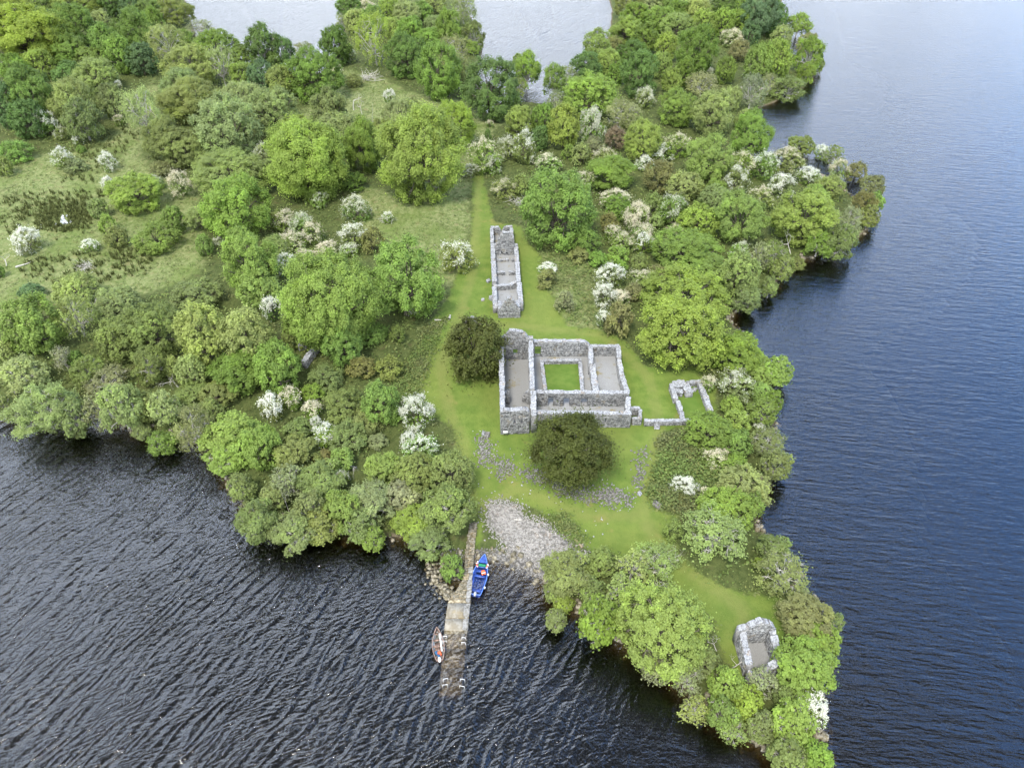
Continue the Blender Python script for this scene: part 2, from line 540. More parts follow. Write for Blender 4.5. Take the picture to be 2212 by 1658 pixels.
he = b.math('MULTIPLY', he, b.math('ADD', 0.55, b.math('MULTIPLY', gust, 0.9)))
hh = b.n('ShaderNodeMix', {0: east, 2: hw, 3: he}, data_type='FLOAT').outputs[0]
bump = b.n('ShaderNodeBump', {'Height': hh, 'Strength': 1.0, 'Distance': 1.0}).outputs[0]
fr = b.n('ShaderNodeFresnel', {'IOR': 1.63, 'Normal': bump}).outputs[0]
gl = b.n('ShaderNodeBsdfGlossy', {'Color': (1, 1, 1, 1), 'Roughness': 0.11, 'Normal': bump}).outputs[0]
tp = b.n('ShaderNodeBsdfTransparent', {'Color': (1, 1, 1, 1)}).outputs[0]
ms = b.n('ShaderNodeMixShader', {0: fr, 1: tp, 2: gl}).outputs[0]
va = b.n('ShaderNodeVolumeAbsorption', {'Color': (0.62, 0.56, 0.40, 1), 'Density': 3.4}).outputs[0]
finish(b, ms, va)

# ------------------------------------------------------------------ land and lake
rng = np.random.default_rng(7)
GX0, GX1, GY0, GY1, ST = -340.0, 330.0, 14.0, 520.0, 1.15
nx, ny = int((GX1 - GX0) / ST) + 1, int((GY1 - GY0) / ST) + 1
xs = GX0 + np.arange(nx) * ST
ys = GY0 + np.arange(ny) * ST
XX, YY = np.meshgrid(xs, ys)
SD = sdist(XX, YY, CPOLY).reshape(XX.shape)
ZZ = gz_from_sd(SD, XX, YY)
hum = (np.sin(XX * 0.09 + 1.3) * np.sin(YY * 0.075 + 0.4) + 0.6 * np.sin(XX * 0.21 + YY * 0.17)) * 0.10
LW = sdist(XX, YY, LAWN).reshape(XX.shape)
ZZ = ZZ + np.where(SD > 6, hum * np.clip((SD - 6) / 10, 0, 1) * np.clip(-LW / 4, 0, 1), 0) * 0.6
ZZ = ZZ + np.where((LW < -2) & (SD > 8), rng.normal(0, 0.05, ZZ.shape), 0)
BE = sdist(XX, YY, BEACH).reshape(XX.shape)
OP = np.maximum.reduce([sdist(XX, YY, q).reshape(XX.shape) for q in (MEADOW, CENTRE, SLOPE)])
OP = np.maximum(OP, LW - 1.0)
keep = SD > -22
idx = -np.ones(XX.shape, int)
quad_ok = keep[:-1, :-1] & keep[1:, :-1] & keep[:-1, 1:] & keep[1:, 1:]
use = np.zeros(XX.shape, bool)
use[:-1, :-1] |= quad_ok
use[1:, :-1] |= quad_ok
use[:-1, 1:] |= quad_ok
use[1:, 1:] |= quad_ok
idx[use] = np.arange(use.sum())
qi, qj = np.nonzero(quad_ok)
F = np.stack([idx[qi, qj], idx[qi, qj + 1], idx[qi + 1, qj + 1], idx[qi + 1, qj]], 1)
V = np.stack([XX[use], YY[use], ZZ[use]], 1)
TR = np.full(XX.shape, 99.0)
for pl in ([(1020, 1120), (1010, 1050), (1000, 960), (968, 880), (952, 790), (985, 705), (1018, 600), (1030, 480), (1032, 380)],
           [(1425, 935), (1412, 1000), (1400, 1062), (1385, 1110), (1420, 1170), (1500, 1240), (1600, 1310), (1610, 1345)],
           [(1035, 1100), (1120, 1055), (1250, 1110), (1385, 1115)], [(985, 705), (1080, 700), (1300, 722), (1400, 810), (1425, 930)]):
    q = poly_uv(pl)
    for k in range(len(q) - 1):
        e = q[k + 1] - q[k]
        tt = np.clip(((XX - q[k][0]) * e[0] + (YY - q[k][1]) * e[1]) / (e @ e), 0, 1)
        TR = np.minimum(TR, np.hypot(XX - q[k][0] - e[0] * tt, YY - q[k][1] - e[1] * tt))
me = mesh_np("island_ground", V, F, M_GROUND, True,
             {'lawn': ('POINT', LW[use]), 'beach': ('POINT', BE[use]), 'open': ('POINT', OP[use]), 'shore': ('POINT', SD[use]), 'track': ('POINT', TR[use])})
link("island_ground", me, kind='structure')

L = 4200.0
me = mesh_np("lake_water", [(-L, -L, 0), (L, -L, 0), (L, L, 0), (-L, L, 0)], [(0, 1, 2, 3)], M_WATER)
link("lake_water", me, kind='structure')
M_BED = simple("lake_bed", (0.05, 0.04, 0.03), 0.9, 0.1)
me = mesh_np("lake_bed", [(-L, -L, -4.3), (L, -L, -4.3), (L, L, -4.3), (-L, L, -4.3)], [(0, 1, 2, 3)], M_BED)
link("lake_bed", me, kind='structure')

# small pond in the meadow
POOLS = [[(131, 482), (133, 470), (136.5, 464), (139.5, 470), (141, 476), (146, 480), (148, 484), (141, 485), (136, 486)],
         [(150, 477), (155, 476), (156, 481), (152, 484)], [(117, 484), (123, 483), (127, 486), (121, 488)], [(128, 486.5), (131, 486), (132, 489), (128.5, 489)],
         [(143, 466), (146, 465), (147, 469), (144, 470)]]
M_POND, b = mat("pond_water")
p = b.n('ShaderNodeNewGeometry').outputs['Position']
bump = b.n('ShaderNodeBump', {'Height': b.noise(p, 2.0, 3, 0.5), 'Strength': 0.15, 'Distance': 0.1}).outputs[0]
finish(b, principled(b, b.mix(b.ss(b.noise(p, 2.6, 4, 0.6), 0.42, 0.55), (0.06, 0.06, 0.05), (0.42, 0.43, 0.42)), 0.12, 0.9, Normal=bump))  # pale patches painted into the colour as the sky's white glint on the water
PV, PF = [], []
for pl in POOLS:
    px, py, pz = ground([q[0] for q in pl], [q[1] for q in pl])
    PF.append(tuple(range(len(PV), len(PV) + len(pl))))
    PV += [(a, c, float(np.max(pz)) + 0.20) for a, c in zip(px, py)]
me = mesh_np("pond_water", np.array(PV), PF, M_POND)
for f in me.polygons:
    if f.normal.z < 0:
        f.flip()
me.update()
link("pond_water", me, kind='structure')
MAINPOOL = np.array(PV)[list(PF[0]), :2]

# ------------------------------------------------------------------ masonry
srng = np.random.default_rng(11)
CAPS = [stone_mesh("capstone", srng, M_CAP) for _ in range(7)]


def profile_h(prof, t):
    return float(np.interp(t, [q[0] for q in prof], [q[1] for q in prof]))


def wall(root, a, c, prof, thick=0.8, openings=(), cap=True, base=0.0, capmat=None, course=0.21, hole_jamb=True, name='wall'):
    """masonry wall of root from a to c (world xy): core + facing stones + capstones. prof [(t, height)], openings [(t0, t1, z0, z1)]"""
    ax, ay = a
    bx, by = c
    thick *= 0.84
    Lw = math.hypot(bx - ax, by - ay)
    ux, uy = (bx - ax) / Lw, (by - ay) / Lw
    nx_, ny_ = -uy, ux
    ga, gb = float(gz(ax, ay)[0]), float(gz(bx, by)[0])
    rx, ry, rz_ = root.location

    def P(s, o, z):
        t = s / Lw
        return (ax + ux * s + nx_ * o - rx, ay + uy * s + ny_ * o - ry, ga + (gb - ga) * t + z + base - rz_)

    core = Acc()
    cuts = {0.0, Lw}
    n = max(1, int(round(Lw / 0.55)))
    for k in range(1, n):
        cuts.add(Lw * k / n)
    for (t0, t1, z0, z1) in openings:
        cuts = {q for q in cuts if not (abs(q - t0 * Lw) < 0.2 or abs(q - t1 * Lw) < 0.2) or q in (0.0, Lw)}
        cuts |= {t0 * Lw, t1 * Lw}
    cuts = sorted(cuts)
    hz = [profile_h(prof, q / Lw) + (srng.normal(0, 0.04) if 0 < i < len(cuts) - 1 else 0) for i, q in enumerate(cuts)]
    ht = thick / 2 - 0.045
    for i in range(len(cuts) - 1):
        s0, s1 = cuts[i], cuts[i + 1]
        if s1 - s0 < 1e-4:
            continue
        tm = (s0 + s1) / 2 / Lw
        bands = [(-0.5, None)]
        for (t0, t1, z0, z1) in openings:
            if t0 < tm < t1:
                bands = [(-0.5, z0), (z1, None)] if z0 > 0.05 else [(z1, None)]
        for (b0, b1) in bands:
            e0 = hz[i] if b1 is None else b1
            e1 = hz[i + 1] if b1 is None else b1
            if e0 <= b0 + 0.03 and e1 <= b0 + 0.03:
                continue
            core.box([P(s0, -ht, b0), P(s1, -ht, b0), P(s1, ht, b0), P(s0, ht, b0), P(s0, -ht, e0), P(s1, -ht, e1), P(s1, ht, e1), P(s0, ht, e0)],
                     srng.random())
    w = link(name, core.mesh(name, M_CORE), root)
    # facing stones laid in rough courses on both faces and the two ends
    fac = Acc()
    hmax = max(q[1] for q in prof)
    for side in (-1, 1):
        zc = 0.0
        while zc < hmax:
            ch = course * srng.uniform(0.7, 1.35)
            s = srng.uniform(-0.4, 0)
            while s < Lw:
                ln = ch * srng.uniform(1.0, 2.6)
                s0, s1 = max(0, s), min(Lw, s + ln)
                s += ln
                if s1 - s0 < 0.08:
                    continue
                tm = (s0 + s1) / 2 / Lw
                if zc + ch > profile_h(prof, tm) - 0.02:
                    top = min(zc + ch, profile_h(prof, s0 / Lw) - 0.03, profile_h(prof, s1 / Lw) - 0.03)
                    if top < zc + 0.08:
                        continue
                else:
                    top = zc + ch - 0.025
                bad = False
                for (t0, t1, z0, z1) in openings:
                    if s1 > t0 * Lw and s0 < t1 * Lw and top > z0 and zc < z1:
                        if s0 < t0 * Lw - 0.15:
                            s1 = t0 * Lw
                        elif s1 > t1 * Lw + 0.15:
                            s0 = t1 * Lw
                        else:
                            bad = True
                if bad or srng.random() < 0.05:
                    continue
                pr = thick / 2 + srng.uniform(-0.02, 0.035)
                g = 0.018
                o0, o1 = (ht - 0.03) * side, pr * side
                q = [P(s0 + g, o0, zc), P(s1 - g, o0, zc), P(s1 - g, o1, zc), P(s0 + g, o1, zc),
                     P(s0 + g, o0, top), P(s1 - g, o0, top), P(s1 - g, o1, top), P(s0 + g, o1, top)]
                q = np.array(q) + srng.normal(0, 0.012, (8, 3))
                if side < 0:
                    q = q[[1, 0, 3, 2, 5, 4, 7, 6]]
                fac.box(q, srng.random())
            zc += ch
    if fac.n:
        link("facing_stones", fac.mesh("facing_stones", M_WALL), w, kind='stuff')
    if cap:
        s = 0.0
        ang = math.atan2(by - ay, bx - ax)
        while s < Lw - 0.1:
            ln = min(srng.uniform(0.45, 1.05), Lw - s)
            if ln < 0.25:
                break
            sm = s + ln / 2
            h0, h1 = profile_h(prof, s / Lw), profile_h(prof, (s + ln) / Lw)
            slope = math.atan2(h1 - h0, ln)
            th = srng.uniform(0.10, 0.20)
            cut = srng.uniform(.35, .65) if srng.random() < .45 and thick > .6 else 1.0
            for (f0, f1) in (((0, cut), (cut, 1)) if cut < 1 else ((0, 1),)):
                o = link("capstone", CAPS[srng.integers(len(CAPS))], w)
                o.location = P(sm + srng.normal(0, .03), thick * ((f0 + f1) / 2 - .5) + srng.normal(0, 0.03), (h0 + h1) / 2 + th * srng.uniform(.12, .42))
                o.rotation_euler = (srng.normal(0, 0.05), -slope + srng.normal(0, 0.05), ang + srng.normal(0, 0.06) + (math.pi if srng.random() < .5 and abs(slope) < 0.02 else 0))
                o.scale = (ln * srng.uniform(.93, 1.03), thick * (f1 - f0) * srng.uniform(0.95, 1.08), th)
            s += ln
    return w


def wall_uv(root, p, q, h, prof=None, **kw):
    """p, q: photograph points on the wall top's centre line, h height there (pair or number)"""
    h0, h1 = (h, h) if not isinstance(h, tuple) else h
    x0, y0, _ = ground(p[0], p[1], h0)
    x1, y1, _ = ground(q[0], q[1], h1)
    prof = prof or [(0, h0), (1, h1)]
    return wall(root, (float(x0[0]), float(y0[0])), (float(x1[0]), float(y1[0])), prof, **kw)


def sheet(name, pts, matl, root=None, lift=0.03, n=14, **props):
    """thin ground sheet over photograph points, following the ground"""
    P2 = poly_uv(pts) if not isinstance(pts, np.ndarray) else pts
    import bmesh
    bm = bmesh.new()
    off = root.location if root is not None else Vector((0, 0, 0))
    f = bm.faces.new([bm.verts.new((x, y, 0)) for (x, y) in P2])
    f.normal_update()
    if f.normal.z < 0:
        f.normal_flip()
    lo, hi = P2.min(0), P2.max(0)
    for ax in (0, 1):
        for q in np.arange(lo[ax] + 0.6, hi[ax], 1.15):
            co, no = [0, 0, 0], [0, 0, 0]
            co[ax], no[ax] = float(q), 1.0
            bmesh.ops.bisect_plane(bm, geom=bm.verts[:] + bm.edges[:] + bm.faces[:], plane_co=co, plane_no=no)
    zz = gz(np.array([v.co.x for v in bm.verts]), np.array([v.co.y for v in bm.verts]))
    for v, zq in zip(bm.verts, zz):
        v.co = Vector((v.co.x - off.x, v.co.y - off.y, float(zq) + lift - off.z))
    me = bpy.data.meshes.new(name)
    bm.to_mesh(me)
    bm.free()
    me.materials.append(matl)
    return link(name, me, root, outline=[float(k) for k in P2.ravel()], **props)


def A(x, y):        # abbey close-up -> survey grid
    return (1054.2 + x / 6.395, 691.3 + y / 6.395)


def B(x, y):        # long ruin close-up
    return (1036.9 + x / 6.852, 466.6 + y / 6.852)


def E(x, y):        # enclosure close-up
    return (1417.1 + x / 12.79, 803.6 + y / 12.79)


def O(x, y):        # oratory close-up
    return (1382.5 + x / 3.993, 1244.3 + y / 3.993)


def Q(x, y):        # small ruin close-up
    return (622.1 + x / 19.19, 708.5 + y / 19.19)


def J(x, y):        # jetty close-up
    return (924.6 + x / 6.4, 1183.8 + y / 6.4)


def gxyz(u, v, h=0.0):
    x, y, zq = ground(u, v, h)
    return Vector((float(x[0]), float(y[0]), float(zq[0]) + h))


# --- the cloister ruin
ab = thing("ruined_abbey", "large roofless grey stone abbey ruin around a square grass court", "ruin", gxyz(*A(1000, 1000)))
wall_uv(ab, A(180, 255), A(202, 1232), (4.2, 4.4), thick=0.85, prof=[(0, 4.2), (.5, 4.2), (.52, 3.9), (1, 4.4)])
wall_uv(ab, A(590, 285), A(612, 960), (4.2, 4.0), thick=0.85)
wall_uv(ab, A(625, 985), A(634, 1325), (4.0, 3.3), thick=0.9, prof=[(0, 4.0), (.55, 3.9), (.85, 3.4), (1, 3.2)])
wall_uv(ab, A(150, 243), A(618, 243), 4.2, thick=0.85, prof=[(0, 4.2), (.15, 4.25), (.29, 5.7), (.68, 5.7), (.84, 4.3), (1, 4.2)],
        openings=[(.42, .55, 0.9, 2.1)])
wall_uv(ab, A(168, 1238), A(575, 1228), 4.5, thick=0.9, prof=[(0, 4.4), (.1, 4.7), (.35, 4.45), (.6, 4.4), (.8, 4.75), (.92, 4.7), (1, 3.9)],
        openings=[(.455, .52, 1.9, 3.7), (.70, .765, 1.9, 3.7)])
wall_uv(ab, A(225, 975), A(300, 972), 2.6, thick=0.7, prof=[(0, 2.6), (.7, 2.5), (1, 1.6)])
wall_uv(ab, A(578, 975), A(480, 1010), (2.6, 1.6), thick=0.7, prof=[(0, 2.8), (.5, 2.2), (1, 0.9)])
wall_uv(ab, A(622, 286), A(1335, 286), 3.0, thick=0.85, openings=[(.035, .155, 0.15, 2.05)])
wall_uv(ab, A(1335, 286), A(1412, 345), (3.0, 2.2), thick=0.8, prof=[(0, 3.0), (1, 2.2)])
wall_uv(ab, A(1412, 355), A(1812, 355), 1.9, thick=0.8)
wall_uv(ab, A(1416, 360), A(1424, 605), 2.2, thick=0.85)
wall_uv(ab, A(1440, 618), A(1494, 985), (1.6, 1.6), thick=1.05, prof=[(0, 1.8), (.2, 1.6), (.5, 1.5), (1, 1.6)])
wall_uv(ab, A(1795, 360), A(1812, 520), 1.9, thick=0.8)
wall_uv(ab, A(1812, 545), A(1850, 760), 1.8, thick=0.8)
wall_uv(ab, A(1852, 775), A(1925, 985), (1.7, 2.0), thick=0.85)
wall_uv(ab, A(662, 990), A(1950, 998), 2.6, thick=0.85,
        openings=[(.135, .19, 0.0, 1.75), (.30, .365, 0.0, 1.7), (.49, .56, 0.55, 1.6)])
wall_uv(ab, A(1935, 1070), A(1935, 1245), 2.8, thick=0.85, prof=[(0, 2.9), (.6, 2.8), (1, 2.2)])
wall_uv(ab, A(655, 1270), A(1980, 1285), 2.6, thick=0.85, openings=[(.125, .145, 0.5, 1.3), (.73, .745, 0.9, 1.6)])
wall_uv(ab, A(1960, 1213), A(2100, 1210), 1.4, thick=0.6)
wall_uv(ab, A(2098, 1230), A(2105, 1350), 1.3, thick=0.6)
wall_uv(ab, A(1990, 1352), A(2118, 1352), 1.2, thick=0.6)
wall_uv(ab, A(725, 556), A(1285, 548), 0.65, thick=0.7)
wall_uv(ab, A(742, 580), A(792, 965), 0.65, thick=0.65, prof=[(0, .7), (.45, .6), (.46, .5), (1, .7)])
wall_uv(ab, A(1270, 575), A(1308, 975), 0.65, thick=0.65)
sheet("gravel_floor", [A(150, 520), A(1800, 490), A(1880, 760), A(1975, 1180), A(1975, 1330), A(650, 1420), A(200, 1480)], M_GRAVEL, ab, 0.035)
M_TURF, b = mat("court_turf")
p = b.n('ShaderNodeNewGeometry').outputs['Position']
c = b.mix(b.ss(b.noise(p, 0.7, 5, 0.6), 0.3, 0.7), (0.066, 0.112, 0.018), (0.094, 0.136, 0.026))
c = b.mix(b.math('MULTIPLY', b.ss(b.noise(p, 6.0, 5, 0.7), 0.35, 0.75), 0.3), c, (0.055, 0.095, 0.014))
finish(b, principled(b, c, 0.9, 0.1))
sheet("court_turf", [A(752, 595), A(1268, 588), A(1305, 985), A(790, 985)], M_TURF, ab, 0.06)
# leaning dark slab in the east room
bm_ = Acc()
bm_.abox((0, 0, 0.75), (0.55, 0.14, 1.5), R(70), 0.06, srng)
sl = thing("grave_slab", "dark upright slab leaning against the east room's outer wall", "slab", gxyz(*A(1845, 975)))
o = link("slab", bm_.mesh("slab", M_RUBBLE), sl)
o.rotation_euler = (R(-12), R(10), 0)
# white notice board on the front wall
M_WHITE = simple("white_board", (0.78, 0.78, 0.76), 0.5, 0.4, 0.03)
M_WOOD = simple("grey_wood", (0.24, 0.19, 0.13), 0.8, 0.2, 0.25, 3.0)
nb = thing("notice_board", "small blank white notice board at the foot of the abbey's front wall", "sign", gxyz(*A(243, 1600)))
a_ = Acc()
a_.abox((0, 0, 0.75), (0.62, 0.05, 0.5))
link("board", a_.mesh("board", M_WHITE), nb)
for sx_ in (-0.22, 0.22):
    a_ = Acc()
    a_.abox((sx_, 0.06, 0.4), (0.06, 0.06, 0.85))
    link("post", a_.mesh("post", M_WOOD), nb)

# --- the long ruin
lb = thing("long_ruin", "long narrow roofless ruin of small rooms on the mown lawn", "ruin", gxyz(*B(380, 800)))
wall_uv(lb, B(172, 185), B(182, 395), 1.6, thick=0.75)
wall_uv(lb, B(186, 410), B(212, 970), 1.5, thick=0.95)
wall_uv(lb, B(213, 1040), B(226, 1330), (1.5, 1.5), thick=0.95, prof=[(0, 1.4), (.5, 1.5), (.9, 1.5), (1, .9)])
wall_uv(lb, B(462, 170), B(482, 395), 1.6, thick=0.75)
wall_uv(lb, B(528, 410), B(572, 970), 1.6, thick=0.95)
wall_uv(lb, B(578, 985), B(605, 1300), 1.5, thick=1.0)
wall_uv(lb, B(160, 165), B(478, 150), 1.7, thick=0.75, prof=[(0, 1.7), (.38, 1.7), (.40, .6), (.58, .6), (.60, 1.7), (1, 1.7)])
wall_uv(lb, B(212, 572), B(510, 566), 0.0, thick=0.8, prof=[(0, 1.9), (.12, 2.6), (.35, 4.9), (.78, 4.9), (.9, 3.6), (1, 2.4)],
        openings=[(.34, .40, .35, .7), (.60, .65, .25, .6)])
wall_uv(lb, B(238, 648), B(415, 638), 0.4, thick=0.65)
wall_uv(lb, B(460, 642), B(512, 638), 0.45, thick=0.65)
wall_uv(lb, B(243, 830), B(366, 824), 0.65, thick=0.65)
wall_uv(lb, B(422, 824), B(532, 818), 0.65, thick=0.65)
wall_uv(lb, B(205, 1030), B(440, 1014), 0.95, thick=0.85)
wall_uv(lb, B(440, 1004), B(560, 975), 1.1, thick=0.85, prof=[(0, 1.0), (1, 1.3)])
wall_uv(lb, B(270, 1492), B(595, 1488), 0.0, thick=0.8, prof=[(0, 1.8), (.14, 2.2), (.30, 3.3), (.42, 4.2), (.60, 4.2), (.72, 3.3), (.88, 2.2), (1, 1.8)],
        openings=[(.34, .39, 1.2, 1.5), (.55, .60, 1.1, 1.4)])
wall_uv(lb, B(288, 1255), B(290, 1345), (1.8, 1.8), thick=0.8)
wall_uv(lb, B(556, 1250), B(565, 1345), (1.8, 1.8), thick=0.8)
sheet("gravel_floor", [B(180, 262), B(470, 262), B(520, 560), B(600, 1400), B(585, 1470), B(285, 1475), B(225, 1400)], M_GRAVEL, lb, 0.035)

# --- low enclosure and the boundary wall that ties it to the abbey
en = thing("walled_enclosure", "low walled stone enclosure with a thick corner block and turf inside", "ruin", gxyz(*E(1000, 900)))
wall_uv(en, E(425, 330), E(560, 745), 0.95, thick=0.85)
wall_uv(en, E(612, 815), E(700, 1050), 0.85, thick=0.75, prof=[(0, 0.95), (.7, .8), (1, .6)])
wall_uv(en, E(708, 1095), E(738, 1300), 0.65, thick=0.75)
wall_uv(en, E(480, 330), E(810, 300), 0.95, thick=1.6)
wall_uv(en, E(815, 330), E(925, 580), (0.95, 0.9), thick=1.35)
wall_uv(en, E(510, 500), E(740, 530), 0.8, thick=1.0)
wall_uv(en, E(850, 290), E(1230, 245), 0.65, thick=0.75)
wall_uv(en, E(1215, 280), E(1515, 1060), 0.85, thick=0.95)
wall_uv(en, E(1510, 1230), E(1600, 1330), 0.5, thick=0.8)
bw = thing("boundary_wall", "low stone wall running from the abbey past the steps to the enclosure", "wall", gxyz(*E(300, 1350)))
wall_uv(bw, (1392, 909), E(1070, 1315), (0.8, 0.75), thick=0.75, prof=[(0, 1.0), (.1, .8), (1, .75)])
wall_uv(bw, E(1085, 1352), E(1490, 1330), 0.35, thick=0.55)
sheet("enclosure_turf", [E(560, 745), E(960, 650), E(900, 400), E(1180, 380), E(1500, 1150), E(1480, 1320), E(760, 1300)], M_TURF, en, 0.035)

# --- steps at the boundary wall
st = thing("stone_steps", "four short stone steps up to the boundary wall", "steps", gxyz(1419, 926))
for k in range(4):
    a_ = Acc()
    a_.abox((0, 0.28 * k, 0.12 + 0.14 * k), (0.85, 0.34, 0.12), 0, 0.02, srng, 0.6)
    link("step", a_.mesh("step", M_CAP), st)

# --- oratory on the point
orr = thing("oratory_ruin", "small roofless oratory with rounded gable on the wooded point", "ruin", gxyz(*O(1010, 650)))


def off(p0, p1, o):
    x0, y0, _ = ground(*p0)
    x1, y1, _ = ground(*p1)
    a0, a1 = np.array([float(x0[0]), float(y0[0])]), np.array([float(x1[0]), float(y1[0])])
    dd = (a1 - a0) / np.linalg.norm(a1 - a0)
    nn = np.array([-dd[1], dd[0]])
    return a0 + nn * o, a1 + nn * o, dd


a0, a1, dd = off(O(884, 592), O(1062, 577), 0.45)
wall(orr, a0 - dd * 0.95, a1 + dd * 0.95, [(0, 2.6), (.18, 3.1), (.36, 3.8), (.6, 4.1), (.8, 3.6), (1, 2.6)], thick=0.88)
a0, a1, dd = off(O(882, 592), O(948, 860), -0.45)
wall(orr, a0, a1, [(0, 2.7), (.3, 2.3), (1, 2.2)], thick=0.88)
a0, a1, dd = off(O(1062, 577), O(1142, 790), 0.45)
wall(orr, a0, a1, [(0, 2.7), (.3, 2.3), (1, 2.1)], thick=0.88)
a0, a1, dd = off(O(950, 872), O(1146, 795), -0.45)
wall(orr, a0 - dd * 0.9, a1 + dd * 0.9, [(0, 2.3), (.2, 1.6), (.3, .5), (.42, .5), (.5, 2.0), (.75, 2.5), (1, 2.3)], thick=0.9)
sheet("gravel_floor", [O(870, 582), O(1072, 568), O(1158, 795), O(940, 885)], M_GRAVEL, orr, 0.035)

# --- small ruin in the wood
sr = thing("small_ruin", "low broken stone walls half hidden among the trees below the twin ash", "ruin", gxyz(*Q(900, 1000)))
wall_uv(sr, Q(640, 1390), Q(1200, 640), 1.3, thick=1.0)
wall_uv(sr, Q(370, 560), Q(700, 470), 1.7, thick=1.0, prof=[(0, 1.2), (.5, 1.9), (1, 1.5)])

# ------------------------------------------------------------------ jetty and breakwater
jt = thing("stone_jetty", "long stone jetty sloping down under the lake between two moored boats", "jetty", (0, 0, 0))
JR = [  # v, left u, right u, top height
    (1128, 1014, 1031, 0.75), (1160, 1010, 1027, 0.70), (1197, 1006, 1023.5, 0.62), (1225, 1003, 1021.5, 0.58), (1252, 999, 1019.5, 0.55),
    (1275, 986, 1018, 0.52), (1292, 972, 1016, 0.48), (1301, 967.5, 1015, 0.44), (1335, 962.5, 1012, 0.20), (1362, 959.5, 1009.5, 0.02),
    (1400, 956, 1006, -0.10), (1440, 952.5, 1001.5, -0.19), (1497, 947, 995.5, -0.34)]


def jrow(v, u0, u1, zq):
    x0, y0 = at(u0, v, max(zq, 0))
    x1, y1 = at(u1, v, max(zq, 0))
    return (float(x0), float(y0)), (float(x1), float(y1)), zq


rows = [jrow(*q) for q in JR]
M_JBED = stone_material("jetty_bed", (0.36, 0.31, 0.22), (0.14, 0.11, 0.065), (0.24, 0.17, 0.06), 0.5, 0.5, 2.6)


def strip(i0, i1, name, matl, dz=0.0, inset=0.0, sub=3):
    a_ = Acc()
    for i in range(i0, i1):
        (l0, r0, z0), (l1, r1, z1) = rows[i], rows[i + 1]
        l0, r0, l1, r1 = map(np.array, (l0, r0, l1, r1))
        l0_, r0_ = l0 + (r0 - l0) * inset, r0 + (l0 - r0) * inset
        l1_, r1_ = l1 + (r1 - l1) * inset, r1 + (l1 - r1) * inset
        p = [(*l1_, -4), (*r1_, -4), (*r0_, -4), (*l0_, -4), (*l1_, z1 + dz), (*r1_, z1 + dz), (*r0_, z0 + dz), (*l0_, z0 + dz)]
        a_.box(p, 0.5)
    return link(name, a_.mesh(name, matl), jt)


strip(0, 6, "rubble_core", M_JBED)
strip(6, 12, "ramp", M_JBED)
# concrete slabs on the ramp
for (i, s0, s1) in ((7, 0.06, 0.97), (8, 0.03, 0.97)):
    (l0, r0, z0), (l1, r1, z1) = rows[i], rows[i + 1]
    l0, r0, l1, r1 = map(np.array, (l0, r0, l1, r1))

    def pt(s, t, h):
        q = (l0 * (1 - s) + l1 * s) * (1 - t) + (r0 * (1 - s) + r1 * s) * t
        return (*q, z0 + (z1 - z0) * s + h)
    a_ = Acc()
    te = 0.84
    a_.box([pt(s1, .01, -.3), pt(s1, te, -.3), pt(s0, te - 0.02, -.3), pt(s0, .01, -.3), pt(s1, .01, .07), pt(s1, te, .07), pt(s0, te - 0.02, .07), pt(s0, .01, .07)])
    link("slab", a_.mesh("slab", M_CONC), jt)
M_KERB = stone_material("kerb_stone", (0.27, 0.262, 0.245), (0.11, 0.105, 0.09), (0.18, 0.14, 0.06), 0.4, 0.46, 3.0)
KERB = [stone_mesh("kerb_stone", srng, M_KERB) for _ in range(4)]
PAVE = [stone_mesh("paving_stone", srng, M_JETTY) for _ in range(5)]
# kerb stones along the boat side
ky = [np.array([*rows[i][1], rows[i][2]]) for i in range(len(rows))]
for i in range(3, 9):
    p0, p1 = ky[i], ky[i + 1]
    seg = np.linalg.norm(p1 - p0)
    n = max(1, int(seg / (0.75 if i < 5 else 1.0)))
    for k in range(n):
        q = p0 + (p1 - p0) * ((k + 0.5) / n)
        wdt = srng.uniform(0.4, 0.65) if i < 6 else srng.uniform(0.5, 0.8)
        o = link("kerb_stone", KERB[srng.integers(4)], jt)
        o.location = (q[0] - wdt * 0.45, q[1], q[2] + 0.0)
        o.rotation_euler = (0, 0, math.atan2(p1[1] - p0[1], p1[0] - p0[0]) + srng.normal(0, .05))
        o.scale = (seg / n * 0.97, wdt, 0.34)
# rough paving of the landward half
for i in range(0, 6):
    (l0, r0, z0), (l1, r1, z1) = rows[i], rows[i + 1]
    l0, r0, l1, r1 = map(np.array, (l0, r0, l1, r1))
    ln = np.linalg.norm(l1 - l0)
    nr = max(2, int(ln / 0.5))
    for k in range(nr):
        s = (k + 0.5) / nr
        a0 = l0 + (l1 - l0) * s
        a1 = r0 + (r1 - r0) * s
        wd = np.linalg.norm(a1 - a0)
        nc = max(2, int(wd / 0.42))
        for j in range(nc):
            if srng.random() < 0.06:
                continue
            t = (j + 0.5 + srng.normal(0, .1)) / nc
            q = a0 + (a1 - a0) * t
            o = link("paving_stone", PAVE[srng.integers(5)], jt)
            o.location = (q[0], q[1], z0 + (z1 - z0) * s + srng.uniform(-0.03, 0.03))
            o.rotation_euler = (srng.normal(0, .06), srng.normal(0, .06), srng.uniform(0, 6))
            o.scale = (srng.uniform(.35, .6), srng.uniform(.32, .5), 0.24)
bwk = thing("stone_breakwater", "curved stub of tumbled stones off the jetty's bush side", "breakwater", (0, 0, 0))
cv = [J(48, 215), J(52, 300), J(90, 410), J(150, 520), J(215, 605), J(300, 640), J(400, 660), J(470, 700)]
cxy = [np.array(at(u, v, 0.1)) for u, v in cv]
a_ = Acc()
